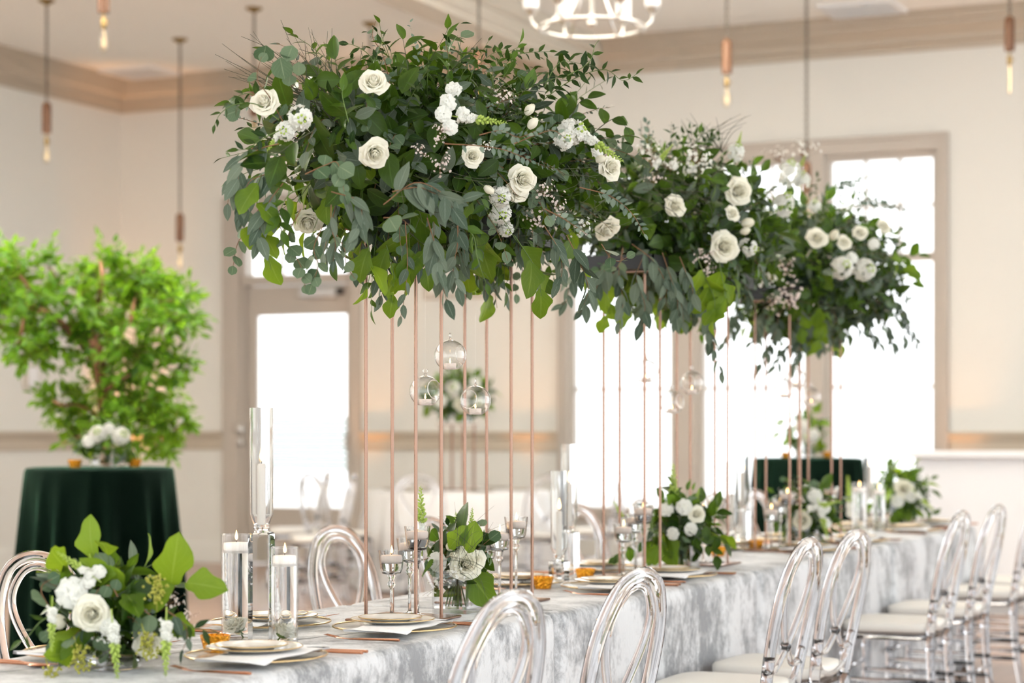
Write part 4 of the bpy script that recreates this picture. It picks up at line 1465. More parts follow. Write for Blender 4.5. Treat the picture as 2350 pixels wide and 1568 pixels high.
def fan_twigs(root, tips, rad=.0012):
    m1 = MB()
    for p0, p1, sag in tips:
        mid = (p0+p1)/2+sag
        m1.tube(curve([p0, mid, p1], 8), [rad*(1.2-.8*i/7) for i in range(8)], 4, cap=False)
    m1.v = [tuple(Vector(v)-Vector(root.location)) for v in m1.v]
    o = m1.build('twig_spray', M['darktwig'], root, angle=None); o['kind'] = 'stuff'
    return o

def ray_ell(px, py, C, R, grow=1.0):
    """front surface point of the ellipsoid seen at a pixel"""
    d = W(px, py, 1.0)-CAMP
    Rg = Vector((R[0]*grow, R[1]*grow, R[2]*grow))
    o_ = CAMP-C
    a = sum((d[i]/Rg[i])**2 for i in range(3)); b = 2*sum(o_[i]*d[i]/Rg[i]**2 for i in range(3)); c = sum((o_[i]/Rg[i])**2 for i in range(3))-1
    disc = b*b-4*a*c
    t = (-b-math.sqrt(disc))/(2*a) if disc > 0 else -b/(2*a)
    p = CAMP+d*t
    nrm = Vector([(p[i]-C[i])/Rg[i]**2 for i in range(3)]).normalized()
    return p, nrm
def toCam(p): return (CAMP-p).normalized()
def px_branch(fol, pix, Z0, sp, Z1=None, **kw):
    Z1 = Z1 if Z1 else Z0
    n_ = len(pix)
    pts = [W(x_, y_, Z0+(Z1-Z0)*i/(n_-1)) for i, (x_, y_) in enumerate(pix)]
    c = curve(pts, max(7, n_*4))
    kw.setdefault('outward', toCam(pts[0])*.8+UP*.3)
    fol.along(c, sp, **kw)
def bouquet_fill(fol, C, R, n_shell, n_fill, mix_top, mix_low, len_f=.75, fill_sp=('salal', 'smilax', 'seeded', 'ruscus', 'smilax')):
    r = fol.r
    for i in range(n_shell):
        z = 1-2*(i+.5)/n_shell
        a = i*2.39996+r.uniform(-.3, .3)
        q = math.sqrt(max(0, 1-z*z))
        d = Vector((q*math.cos(a), q*math.sin(a), z))
        f0 = r.uniform(.35, .6)
        p0 = Vector((C.x+d.x*R[0]*f0, C.y+d.y*R[1]*f0, C.z+d.z*R[2]*f0))
        nd = Vector((d.x/R[0], d.y/R[1], d.z/R[2])).normalized()
        rad = Vector((d.x*R[0], d.y*R[1], d.z*R[2])).length
        low = z < -.15
        sp = r.choice(mix_low if low else mix_top)
        tang = rv(r); tang = (tang-nd*tang.dot(nd)).normalized()
        dd = nd+tang*r.uniform(.2, .9)+(Vector((0, 0, -.35)) if low else Vector((0, 0, .12)))
        L = rad*(1-f0)*r.uniform(.9, 1.45)*len_f+.07
        if low and r.random() < .3: continue
        L *= .72 if low else .82
        fol.branch(p0, dd, L, sp, droop=(1.6 if sp in ('seeded', 'silver', 'limeleaf') else .5), outward=nd)
    for i in range(n_fill):
        d = rv(r).normalized(); f = r.uniform(.5, .95)
        p = Vector((C.x+d.x*R[0]*f, C.y+d.y*R[1]*f, C.z+d.z*R[2]*f))
        fol.leaf(r.choice(fill_sp), p, rv(r)+d*.5, d+rv(r)*.5)

# ------------------------------------------------------------------ overhead arrangements
def arrangement(C, R, seed, label, n_shell, n_fill, n_parts, tray, extra, cap=2.45):
    o = empty('floral_arrangement', (C.x, C.y, TOP_Z+.001)); tag(o, label, 'flowers')
    m1 = MB(); m1.box2((-.13, tray[0]-C.y, 0), (.13, tray[1]-C.y, .012)); 
    for sx in (-.13, .124): m1.box2((sx, tray[0]-C.y, .012), (sx+.006, tray[1]-C.y, .05))
    for sy in (tray[0]-C.y, tray[1]-C.y-.006): m1.box2((-.13, sy, .012), (.13, sy+.006, .05))
    m1.build('tray', M['black'], o, smooth=False)
    m1 = MB()
    m1.blob((0, 0, .10), (.10, (tray[1]-tray[0])*.42, .10), 18, 10)
    m1.build('floral_foam', M['foam'], o)
    fol = Foliage(seed)
    bouquet_fill(fol, C, R, n_shell, n_fill, ['salal', 'salal', 'ruscus', 'smilax', 'silver', 'seeded', 'tiny', 'ruscus', 'smilax', 'tiny', 'smilax', 'smilax'],
                 ['seeded', 'seeded', 'silver', 'silver', 'salal', 'ruscus', 'limeleaf', 'seeded'])
    extra(o, fol)
    fol.emit(o, n_parts, cap=cap)
    return o
def flowers(o, C, R, items, grow=1.06, fol=None):
    rg = random.Random(len(items))
    for it in items:
        kind, px, py, rpx = it[:4]
        p, nrm = ray_ell(px, py, C, R, grow)
        depth = (p-CAMP).dot(VIEW)
        size = 2*rpx/F_PX*depth
        if fol: fol.keep.append((p, size*(.42 if kind in ('rose', 'bud', 'lis', 'stock') else .22)))
        ax = (nrm*.7+toCam(p)*.75+UP*.15+rv(rg)*.18).normalized()
        if len(it) > 4:       # spike pointing to a second pixel
            p2 = W(it[4], it[5], depth-.02)
            size = (p2-p).length
            if fol: fol.keep += [(p.lerp(p2, .25), size*.1), (p.lerp(p2, .55), size*.07), (p.lerp(p2, .85), size*.05)]
            place_obj('snapdragon_spike', spike_mesh(rg.randrange(2)), o, p, p2-p, size)
            continue
        if kind == 'rose': place_obj('rose', rose_mesh(), o, p-ax*size*.15, ax, size*1.05, rg.uniform(0, 6))
        elif kind == 'bud': place_obj('rose_bud', bud_mesh(), o, p, (nrm+UP*.4+rv(rg)*.2), size, rg.uniform(0, 6))
        elif kind == 'lis': place_obj('lisianthus', ruffle_mesh(), o, p, ax, size, rg.uniform(0, 6))
        elif kind == 'stock': place_obj('stock_bloom', cluster_mesh(rg.randrange(2)), o, p-ax*size*.25, ax, size, rg.uniform(0, 6))
        elif kind == 'wax': place_obj('wax_flower', wax_mesh(rg.randrange(2)), o, p, ax+UP*.3, size*.8, rg.uniform(0, 6))
        elif kind == 'waxw': place_obj('wax_flower', wax_mesh(2), o, p, ax+UP*.3, size*.8, rg.uniform(0, 6))

C1, R1 = Vector((-2.60, 5.22, 2.05)), (.40, .89, .262)
def extra1(o, f):
    flowers(o, C1, R1, fol=f, items=[('rose', 606, 233, 33), ('rose', 857, 187, 33), ('rose', 861, 353, 34), ('rose', 706, 512, 32), ('rose', 1085, 358, 25), ('rose', 1200, 412, 33),
                        ('rose', 1188, 440, 26), ('rose', 1394, 528, 30), ('bud', 1216, 252, 17), ('bud', 1223, 284, 17), ('bud', 1122, 435, 15),
                        ('stock', 690, 272, 34), ('stock', 655, 300, 28), ('lis', 1041, 206, 20), ('lis', 1027, 236, 22), ('lis', 1017, 262, 20), ('lis', 1062, 262, 18), ('lis', 1032, 292, 20),
                        ('stock', 1148, 452, 30), ('stock', 1150, 490, 30), ('stock', 1162, 528, 22), ('stock', 1318, 300, 36), ('stock', 1296, 322, 26),
                        ('wax', 962, 347, 16), ('wax', 1004, 322, 16), ('wax', 1010, 376, 22), ('wax', 640, 372, 20), ('wax', 1010, 300, 14), ('wax', 1150, 232, 20), ('wax', 1240, 440, 22), ('wax', 1275, 470, 20),
                        ('wax', 1230, 505, 22), ('waxw', 1330, 520, 22), ('waxw', 1120, 340, 14), ('lis', 1370, 352, 15),
                        ('spike', 1050, 268, 20, 1165, 283), ('spike', 1330, 305, 20, 1432, 372), ('spike', 640, 305, 16, 610, 352)])
    flowers(o, C1, R1, fol=f, items=[('rose', 1402, 384, 30), ('bud', 1378, 366, 14)], grow=1.1)
    tips = []
    rg = random.Random(5)
    root = W(775, 285, 5.25)
    for k in range(34):
        a = rg.random()
        tx, ty = 500+a*260+rg.uniform(-20, 20), 118-a*62+rg.uniform(-40, 70)
        tip = W(tx, ty, 5.25+rg.uniform(-.15, .15))
        b0 = W(700+rg.uniform(0, 90), 230+rg.uniform(-30, 60), 5.25)
        tips.append((b0, tip, Vector((0, 0, rg.uniform(-.02, .03)))))
    fan_twigs(o, tips)
    tips = []
    for k in range(60):
        x_, y_ = rg.uniform(900, 1430), rg.uniform(380, 560)
        p, nr = ray_ell(x_, y_, C1, R1, 1.04)
        p2, _ = ray_ell(x_+rg.uniform(-140, 170), y_+rg.uniform(-50, 90), C1, R1, 1.1)
        tips.append((p, p2, nr*.03))
    fan_twigs(o, tips, .0007)
    # long sprays that break the outline
    px_branch(f, [(1190, 285), (1265, 215), (1330, 175), (1390, 160), (1430, 185), (1468, 166)], 5.75, 'smilax', size=1.15, spacing=.7)
    px_branch(f, [(1230, 250), (1290, 165), (1310, 130), (1285, 95)], 5.75, 'smilax', size=1.2, spacing=.75)
    px_branch(f, [(1290, 180), (1350, 145), (1365, 105), (1375, 92)], 5.7, 'smilax', size=1.2, spacing=.8, start=.3)
    px_branch(f, [(1250, 200), (1270, 160), (1295, 140), (1345, 150)], 5.72, 'smilax', size=1.1, spacing=.8)
    px_branch(f, [(640, 275), (590, 240), (540, 240), (505, 262), (488, 298)], 5.0, 'smilax', size=1.0, spacing=.8)
    px_branch(f, [(650, 250), (600, 225), (560, 215), (520, 240)], 5.05, 'smilax', size=1.05, spacing=.8)
    px_branch(f, [(660, 300), (620, 225), (590, 180), (600, 130)], 5.0, 'silver', size=.9, spacing=1.3)
    for (x_, y_, s_) in ((611, 122, .052), (643, 150, .055), (672, 122, .045), (686, 160, .034), (660, 138, .04), (552, 270, .046), (666, 190, .036)):
        p = W(x_, y_-18, 5.0+f.r.uniform(-.06, .06)); f.leaf('silver', p, Vector((0.1, 0, -1))+rv(f.r)*.45, toCam(p)+rv(f.r)*.6, s_)
    px_branch(f, [(900, 220), (880, 130), (855, 85), (862, 48)], 5.4, 'silver', size=.62, spacing=.9)
    px_branch(f, [(1020, 200), (1030, 140), (1022, 95), (1030, 85)], 5.5, 'silver', size=.7, spacing=.9)
    px_branch(f, [(945, 240), (938, 170), (930, 120), (922, 76)], 5.35, 'salal', size=.8, spacing=.45)
    px_branch(f, [(820, 260), (790, 200), (775, 165), (768, 130)], 5.2, 'salal', size=.95, spacing=.7)
    px_branch(f, [(800, 280), (790, 240), (785, 215), (790, 195)], 5.0, 'ruscus', size=1.1, spacing=.8)
    px_branch(f, [(880, 190), (850, 130), (815, 105), (790, 100)], 5.3, 'smilax', size=1.0, spacing=.8)
    px_branch(f, [(1060, 220), (1080, 170), (1120, 130), (1160, 110)], 5.6, 'smilax', size=1.0, spacing=.6)
    px_branch(f, [(1100, 220), (1150, 160), (1190, 125), (1260, 118)], 5.7, 'smilax', size=1.0, spacing=.6)
    px_branch(f, [(1120, 230), (1135, 170), (1150, 130), (1190, 108)], 5.7, 'ruscus', size=.8, spacing=.8)
    px_branch(f, [(1280, 330), (1310, 270), (1330, 235), (1350, 225)], 5.9, 'salal', size=.8, spacing=.6)
    px_branch(f, [(1340, 330), (1380, 290), (1420, 270), (1440, 300)], 6.0, 'salal', size=.8, spacing=.6)
    # trailing greenery under the left end and between the rods
    px_branch(f, [(600, 470), (570, 520), (545, 560), (535, 610)], 5.05, 'silver', size=.85, spacing=.75, hang=.3)
    px_branch(f, [(620, 420), (580, 440), (555, 470), (550, 500)], 5.0, 'seeded', size=.95, spacing=.8)
    px_branch(f, [(580, 340), (545, 370), (530, 420), (522, 470)], 5.05, 'seeded', size=1.0, spacing=1.0)
    px_branch(f, [(640, 440), (600, 500), (612, 570), (622, 620)], 4.95, 'limeleaf', size=.85, spacing=.7)
    px_branch(f, [(690, 480), (660, 550), (690, 610), (700, 660)], 4.95, 'silver', size=.95, spacing=.7, hang=.5)
    px_branch(f, [(740, 520), (720, 570), (730, 610), (715, 655)], 4.95, 'silver', size=.95, spacing=.7, hang=.5)
    px_branch(f, [(760, 520), (790, 570), (795, 610), (815, 640)], 5.0, 'silver', size=.8, spacing=.8, hang=.4)
    px_branch(f, [(840, 540), (850, 600), (845, 650), (830, 690)], 5.35, 'limeleaf', size=.85, spacing=.8)
    px_branch(f, [(880, 540), (900, 610), (905, 650), (900, 695)], 5.4, 'limeleaf', size=.85, spacing=.8)
    px_branch(f, [(930, 510), (935, 600), (930, 670), (918, 735)], 5.3, 'seeded', size=.75, spacing=1.2)
    px_branch(f, [(980, 500), (1000, 570), (1010, 630), (1025, 690)], 4.95, 'seeded', size=.95, spacing=.6)
    px_branch(f, [(1050, 500), (1050, 560), (1040, 620), (1050, 660)], 5.0, 'seeded', size=.9, spacing=.7)
    px_branch(f, [(880, 470), (950, 420), (1010, 440), (1040, 480)], 4.85, 'seeded', size=1.15, spacing=.6)
    px_branch(f, [(900, 440), (960, 430), (1000, 445), (1075, 465)], 4.85, 'seeded', size=1.2, spacing=.6)
    px_branch(f, [(1040, 500), (1085, 540), (1095, 590), (1115, 650)], 4.9, 'ruscus', size=.8, spacing=1.0, hang=.5)
    px_branch(f, [(760, 440), (820, 460), (830, 500), (815, 540)], 4.85, 'seeded', size=1.1, spacing=.6)
    px_branch(f, [(700, 400), (745, 380), (775, 375), (790, 440)], 4.85, 'silver', size=1.05, spacing=.7)
    px_branch(f, [(880, 500), (900, 500), (925, 505), (940, 520)], 4.85, 'silver', size=1.1, spacing=.8)
    px_branch(f, [(1180, 540), (1220, 600), (1235, 630), (1242, 680)], 5.6, 'limeleaf', size=.95, spacing=.7)
    px_branch(f, [(1250, 520), (1280, 570), (1290, 620), (1280, 660)], 5.5, 'seeded', size=1.0, spacing=.7)
    px_branch(f, [(1300, 540), (1330, 600), (1350, 660), (1340, 700)], 5.6, 'seeded', size=1.0, spacing=.7)
    px_branch(f, [(1380, 560), (1400, 590), (1420, 600), (1440, 590)], 5.6, 'silver', size=1.0, spacing=.8)
    for q, sp, sz in (([(640, 330), (590, 345), (555, 380), (545, 430)], 'seeded', 1.0), ([(660, 380), (610, 400), (570, 420), (560, 470)], 'seeded', 1.0), ([(650, 420), (620, 460), (600, 510), (590, 560)], 'seeded', 1.0),
                      ([(640, 300), (600, 320), (570, 340), (545, 345)], 'smilax', 1.1), ([(700, 430), (660, 450), (640, 500), (650, 540)], 'ruscus', 1.1), ([(600, 400), (585, 450), (600, 480), (620, 500)], 'limeleaf', .9),
                      ([(690, 350), (640, 360), (610, 380), (590, 390)], 'salal', 1.0), ([(720, 300), (670, 330), (640, 350), (600, 350)], 'salal', 1.0), ([(760, 470), (760, 520), (770, 560), (765, 600)], 'seeded', .9)):
        px_branch(f, q, 4.9, sp, size=sz, spacing=.7)
    # small blue eucalyptus across the middle
    for q in ([(1020, 330), (1100, 335), (1160, 345), (1220, 370)], [(1180, 330), (1230, 310), (1270, 300), (1300, 320)], [(1330, 430), (1400, 450), (1450, 490), (1480, 540)],
              [(1100, 310), (1150, 300), (1190, 315), (1230, 300)], [(1250, 480), (1290, 500), (1320, 520), (1350, 540)]):
        px_branch(f, q, 4.95 if q[0][0] < 1300 else 5.15, 'tiny', size=1.25, spacing=.75)
A1 = arrangement(C1, R1, 11, 'tall overhead arrangement of ivory roses, stock and eucalyptus with a fan of bare twigs', 430, 2500, 290, (4.86, 5.80), extra1, 2.385)

C2, R2 = Vector((-2.60, 7.15, 2.03)), (.38, .74, .28)
def extra2(o, f):
    flowers(o, C2, R2, fol=f, items=[('rose', 1550, 473, 25), ('rose', 1697, 438, 32), ('rose', 1664, 566, 34), ('rose', 1682, 490, 18), ('bud', 1716, 512, 17), ('bud', 1710, 530, 14),
                        ('waxw', 1476, 362, 26), ('waxw', 1590, 375, 32), ('waxw', 1610, 395, 26), ('stock', 1690, 345, 24), ('stock', 1800, 463, 30), ('stock', 1722, 570, 24), ('stock', 1585, 385, 18),
                        ('waxw', 1495, 380, 18), ('wax', 1500, 420, 16), ('waxw', 1540, 390, 18), ('wax', 1610, 590, 20), ('wax', 1620, 620, 18), ('lis', 1545, 380, 12), ('spike', 1500, 385, 18, 1545, 330),
                        ('spike', 1690, 350, 18, 1702, 300)])
    px_branch(f, [(1490, 370), (1485, 330), (1490, 300), (1482, 280)], 7.3, 'tiny', size=1.6, spacing=1.0)
    for q in ([(1560, 360), (1580, 330), (1600, 310), (1635, 300)], [(1550, 350), (1560, 320), (1575, 300), (1590, 290)], [(1600, 360), (1620, 325), (1645, 310), (1655, 320)]):
        px_branch(f, q, 7.3, 'smilax', size=.9, spacing=.6)
    px_branch(f, [(1620, 420), (1650, 390), (1660, 380), (1680, 390)], 7.0, 'salal', size=1.1, spacing=.8)
    px_branch(f, [(1590, 430), (1610, 400), (1640, 425), (1660, 440)], 6.9, 'ruscus', size=1.2, spacing=.7)
    for q in ([(1400, 580), (1380, 640), (1350, 690), (1330, 720)], [(1430, 570), (1420, 630), (1430, 690), (1420, 740)], [(1480, 580), (1460, 640), (1480, 700), (1470, 750)],
              [(1520, 580), (1540, 640), (1555, 690), (1550, 740)], [(1560, 590), (1580, 640), (1590, 670), (1585, 700)], [(1450, 560), (1500, 600), (1530, 660), (1520, 700)],
              [(1340, 600), (1310, 650), (1300, 690), (1290, 700)]):
        px_branch(f, q, 6.75, 'seeded', size=1.05, spacing=.75)
    for q in ([(1600, 590), (1620, 640), (1640, 690), (1635, 740)], [(1650, 600), (1660, 650), (1665, 680), (1650, 710)], [(1400, 600), (1390, 660), (1400, 700), (1385, 740)]):
        px_branch(f, q, 6.9, 'limeleaf', size=.95, spacing=.6)
    px_branch(f, [(1630, 680), (1625, 740), (1640, 800), (1655, 860)], 7.2, 'seeded', size=.95, spacing=.7, start=.05)
    px_branch(f, [(1430, 590), (1425, 600), (1410, 620), (1400, 600)], 6.7, 'silver', size=1.1, spacing=.8)
    tips = []
    rg = random.Random(8)
    for k in range(26):
        tips.append((W(1600+rg.uniform(-30, 60), 350, 7.4), W(1600+rg.uniform(-40, 130), 255+rg.uniform(0, 70), 7.4), Vector((0, 0, .02))))
    for k in range(24):
        x_, y_ = rg.uniform(1450, 1600), rg.uniform(400, 480)
        p, nr = ray_ell(x_, y_, C2, R2, 1.04)
        p2, _ = ray_ell(x_+rg.uniform(20, 120), y_+rg.uniform(10, 80), C2, R2, 1.08)
        tips.append((p, p2, nr*.03))
    fan_twigs(o, tips)
A2 = arrangement(C2, R2, 12, 'middle overhead arrangement with large ivory roses and trailing grey eucalyptus', 320, 1900, 280, (6.57, 7.70), extra2)

C3, R3 = Vector((-2.58, 8.85, 2.0)), (.42, .76, .30)
def extra3(o, f):
    flowers(o, C3, R3, fol=f, items=[('rose', 1876, 546, 24), ('bud', 1915, 540, 15), ('rose', 1938, 556, 18), ('rose', 1975, 534, 17), ('stock', 1812, 388, 30), ('stock', 1840, 410, 24), ('stock', 1935, 612, 30),
                        ('stock', 1988, 618, 30), ('rose', 2030, 520, 17), ('wax', 1815, 685, 26), ('wax', 1785, 690, 20), ('wax', 1800, 620, 22), ('waxw', 1770, 640, 22), ('lis', 1955, 592, 15), ('lis', 2005, 560, 14),
                        ('stock', 1870, 470, 18), ('waxw', 1840, 360, 24), ('waxw', 1790, 372, 20), ('spike', 1830, 400, 15, 1850, 350), ('lis', 1800, 420, 18)])
    for q in ([(1700, 380), (1740, 330), (1790, 290), (1850, 270), (1905, 252)], [(1720, 350), (1745, 300), (1780, 275), (1800, 250)], [(1730, 360), (1755, 330), (1800, 310), (1840, 280)],
              [(1700, 400), (1700, 350), (1720, 320), (1745, 268)]):
        px_branch(f, q, 8.9, 'smilax', size=1.25, spacing=.75)
    px_branch(f, [(1890, 460), (1920, 430), (1960, 420), (2000, 400)], 9.2, 'tiny', size=1.6, spacing=.8)
    px_branch(f, [(1930, 480), (1980, 460), (2030, 470), (2070, 480)], 9.2, 'tiny', size=1.6, spacing=.8)
    px_branch(f, [(1900, 470), (1940, 450), (1990, 440), (2020, 455)], 9.2, 'smilax', size=.9, spacing=.8)
    for q in ([(1990, 640), (2040, 690), (2080, 740), (2115, 805)], [(1980, 650), (2010, 710), (2040, 760), (2050, 800)], [(2010, 640), (2060, 700), (2080, 740), (2075, 790)],
              [(1960, 660), (1985, 720), (2000, 760), (2025, 800)], [(1930, 660), (1950, 710), (1965, 750), (1990, 770)], [(2020, 600), (2050, 640), (2070, 660), (2080, 690)]):
        px_branch(f, q, 9.3, 'seeded', size=.95, spacing=.8)
    for q in ([(1790, 700), (1780, 760), (1760, 810), (1740, 850)], [(1770, 700), (1745, 740), (1735, 770), (1720, 790)], [(1830, 720), (1830, 770), (1800, 810), (1780, 840)],
              [(1860, 710), (1850, 760), (1830, 810), (1820, 850)], [(1700, 690), (1690, 740), (1675, 770), (1660, 790)], [(1880, 700), (1890, 740), (1885, 770), (1870, 790)]):
        px_branch(f, q, 8.8, 'seeded', size=1.0, spacing=.75)
    for q in ([(1860, 600), (1880, 620), (1900, 630), (1920, 625)], [(2030, 590), (2060, 600), (2075, 620), (2090, 630)], [(1870, 690), (1890, 720), (1895, 750), (1880, 780)]):
        px_branch(f, q, 8.7, 'limeleaf', size=.8, spacing=.6)
A3 = arrangement(C3, R3, 13, 'overhead arrangement of roses and stock in front of the bright triple window', 320, 1900, 270, (8.32, 9.34), extra3)

# ------------------------------------------------------------------ low bouquets on the table
def low_bouquet(px, py, zd, rr, hh, seed, label, extra=None, items=(), n_parts=90, vase='cube', base_z=ZT+.001, vs_=.105, shell=46, fill=110, name='bouquet', mixt=None, lift=.04):
    """px, py: middle of the flower mass; it sits on a clear vase"""
    c = W(px, py, zd)
    o = empty(name, (c.x, c.y, base_z)); tag(o, label, 'flowers')
    h = max(.07, c.z-hh*.45-base_z+lift)
    if vase == 'cube':
        s = vs_/2
        m1 = MB()
        for (lo, hi) in (((-s, -s), (s, -s+.004)), ((-s, s-.004), (s, s)), ((-s, -s+.004), (-s+.004, s-.004)), ((s-.004, -s+.004), (s, s-.004))):
            m1.box2((*lo, 0.0), (*hi, h))
        m1.box2((-s+.004, -s+.004, 0), (s-.004, s-.004, .012))
        m1.build('vase', M['thin'], o, smooth=False)
        m1 = MB(); m1.box2((-s+.0045, -s+.0045, .0125), (s-.0045, s-.0045, h*.6)); m1.build('water', M['water'], o, smooth=False)
    else:
        s = vs_/2
        m1 = MB(); m1.lathe([(0, 0), (s, 0), (s, h), (s-.003, h), (s-.003, .012), (0, .01)], 26); m1.build('vase', M['thin'], o, angle=50)
    fol = Foliage(seed)
    r = fol.r
    for k in range(14):
        a = r.uniform(0, 6.28); q = r.uniform(0, s*.6)
        p0 = Vector((c.x+q*math.cos(a), c.y+q*math.sin(a), base_z+.018)); a2 = a+math.pi*.6
        fol.stems.append(([p0, Vector((c.x+.3*s*math.cos(a2), c.y+.3*s*math.sin(a2), base_z+h)), Vector((c.x+rr*.3*math.cos(a2), c.y+rr*.3*math.sin(a2), c.z))], .0025, 'stem'))
    R = (rr, rr, hh)
    bouquet_fill(fol, c, R, shell, fill, mixt or ['salal', 'silver', 'seeded', 'ruscus', 'tiny', 'smilax'], ['seeded', 'silver', 'salal', 'limeleaf'], .6, ('salal', 'silver', 'ruscus'))
    if extra: extra(o, fol)
    flowers(o, c, R, items, 1.08, fol)
    fol.leaves = [l for l in fol.leaves if min(l[1].z, (l[1]+l[2]*l[4]).z) > base_z+.006]     # nothing grows through the cloth
    fol.stems = [q for q in fol.stems if min(p.z for p in q[0]) > base_z+.003]
    fol.emit(o, n_parts)
    return o
def extra_b0(o, f):
    p = W(360, 1352, 4.45)
    for (x0, y0, x1, y1, s_) in ((392, 1345, 408, 1235, .118), (425, 1338, 520, 1345, .098), (250, 1340, 190, 1290, .085), (215, 1330, 250, 1310, .07), (285, 1370, 225, 1300, .09), (170, 1500, 130, 1500, .08),
                            (190, 1440, 130, 1500, .095), (370, 1430, 440, 1440, .09), (300, 1390, 380, 1350, .11), (330, 1400, 430, 1370, .11)):
        a, b = W(x0, y0, 4.42), W(x1, y1, 4.36)
        f.leaf('limeleaf', a, b-a, toCam(a)+UP*.2+rv(f.r)*.15, s_, .75)
    f.stems.append(([W(300, 1420, 4.5), W(345, 1370, 4.45), W(395, 1340, 4.42), W(425, 1338, 4.42)], .003, 'stem'))
    for q, sp, sz in (([(330, 1430), (390, 1420), (440, 1440), (490, 1450)], 'smilax', 1.1), ([(120, 1410), (90, 1430), (65, 1460), (40, 1475)], 'smilax', 1.1), ([(380, 1400), (420, 1430), (430, 1460), (420, 1490)], 'seeded', .6),
                      ([(110, 1390), (95, 1360), (100, 1340), (120, 1330)], 'silver', .9), ([(250, 1480), (255, 1520), (240, 1550), (230, 1570)], 'seeded', .9), ([(310, 1500), (315, 1530), (300, 1560), (290, 1580)], 'seeded', .9),
                      ([(180, 1490), (170, 1530), (150, 1550), (140, 1575)], 'seeded', .8), ([(270, 1370), (255, 1345), (230, 1350), (215, 1370)], 'silver', .8), ([(330, 1400), (350, 1420), (345, 1450), (330, 1470)], 'silver', .9)):
        px_branch(f, q, 4.36, sp, size=sz, spacing=.8)
    for (x0, y0, x1, y1, zd) in ((215, 1325, 128, 1265, 4.36), (120, 1390, 118, 1498, 4.3), (258, 1425, 270, 1562, 4.3), (382, 1420, 380, 1555, 4.3), (215, 1330, 205, 1270, 4.4)):
        a, b = W(x0, y0, zd), W(x1, y1, zd)
        place_obj('snapdragon_spike', spike_mesh((x0+y0) % 2), o, a, b-a, (b-a).length)
    for (x_, y_) in ((175, 1480), (360, 1385), (330, 1450), (110, 1530)):
        p = W(x_, y_, 4.33); place_obj('seed_cluster', seed_mesh(), o, p, Vector((.2, .1, -.8)) if y_ > 1440 else UP, .06)
low_bouquet(250, 1410, 4.47, .125, .125, 21, 'low bouquet with big lime leaves and snapdragons beside the water cylinders', extra_b0,
            [('lis', 165, 1362, 38), ('rose', 210, 1410, 42), ('bud', 134, 1428, 26), ('rose', 343, 1478, 34), ('lis', 250, 1440, 22), ('lis', 225, 1315, 20), ('wax', 385, 1390, 24), ('wax', 420, 1420, 20), ('lis', 205, 1335, 18), ('waxw', 250, 1470, 18)], n_parts=150, shell=56, mixt=['limeleaf', 'silver', 'seeded', 'ruscus', 'tiny', 'silver'])
def extra_b1(o, f):
    for (x0, y0, x1, y1, s_) in ((1040, 1280, 1045, 1190, .10), (1075, 1270, 1090, 1195, .09), (1030, 1260, 1065, 1215, .08), (1080, 1265, 1135, 1300, .085), (1000, 1270, 1000, 1320, .07), (1010, 1300, 1000, 1360, .07)):
        a, b = W(x0, y0, 5.72), W(x1, y1, 5.7)
        f.leaf('limeleaf', a, b-a, toCam(a)+rv(f.r)*.15, s_, .3)
    for (x0, y0, x1, y1) in ((968, 1250, 965, 1115), (1050, 1260, 1046, 1175), (1078, 1250, 1084, 1165)):
        a, b = W(x0, y0, 5.85), W(x1, y1, 5.85)
        place_obj('snapdragon_spike', spike_mesh(1), o, a, b-a, (b-a).length)
    tips = []
    rg = random.Random(4)
    for k in range(24):
        tips.append((W(1060+rg.uniform(-30, 40), 1280+rg.uniform(-20, 40), 5.7), W(1060+rg.uniform(-80, 110), 1230+rg.uniform(-80, 170), 5.7), Vector((0, 0, .02))))
    fan_twigs(o, tips, .0005)
low_bouquet(1050, 1280, 5.86, .085, .085, 22, 'low bouquet with white blooms in a glass cube between the first two stands', extra_b1,
            [('lis', 1005, 1290, 24), ('rose', 1070, 1295, 36), ('bud', 1033, 1255, 14), ('rose', 1092, 1285, 26), ('waxw', 1040, 1320, 22), ('waxw', 1012, 1340, 20), ('bud', 1040, 1275, 12)], n_parts=80, vs_=.11, shell=34, fill=60)
def extra_b2(o, f):
    for (x0, y0, x1, y1) in ((1545, 1190, 1545, 1062), (1590, 1180, 1605, 1120), (1630, 1190, 1660, 1140), (1440, 1210, 1408, 1150)):
        a, b = W(x0, y0, 7.6), W(x1, y1, 7.6)
        place_obj('snapdragon_spike', spike_mesh(0), o, a, b-a, (b-a).length)
    for q in ([(1580, 1220), (1620, 1250), (1640, 1270), (1655, 1300)], [(1600, 1200), (1640, 1220), (1655, 1240), (1670, 1260)], [(1500, 1240), (1450, 1250), (1430, 1270), (1415, 1280)]):
        px_branch(f, q, 7.4, 'salal', size=.75, spacing=.7)
low_bouquet(1565, 1205, 7.6, .14, .115, 23, 'dark green low bouquet with snapdragons between the middle two stands', extra_b2,
            [('lis', 1570, 1165, 20), ('lis', 1545, 1225, 16), ('rose', 1600, 1180, 20), ('lis', 1530, 1170, 18), ('lis', 1585, 1215, 16)], n_parts=80, mixt=['salal', 'ruscus', 'salal', 'smilax', 'seeded'])
def extra_b3(o, f):
    for (x0, y0, x1, y1) in ((1880, 1160, 1900, 1240), (1850, 1170, 1930, 1150)):
        a, b = W(x0, y0, 8.9), W(x1, y1, 8.9)
        place_obj('snapdragon_spike', spike_mesh(0), o, a, b-a, (b-a).length)
low_bouquet(1850, 1170, 9.1, .15, .12, 24, 'loose low bouquet between the stands before the green cocktail table', extra_b3,
            [('lis', 1870, 1140, 18), ('rose', 1840, 1195, 22), ('lis', 1890, 1165, 16), ('wax', 1820, 1150, 20), ('lis', 1895, 1200, 14)], n_parts=70)
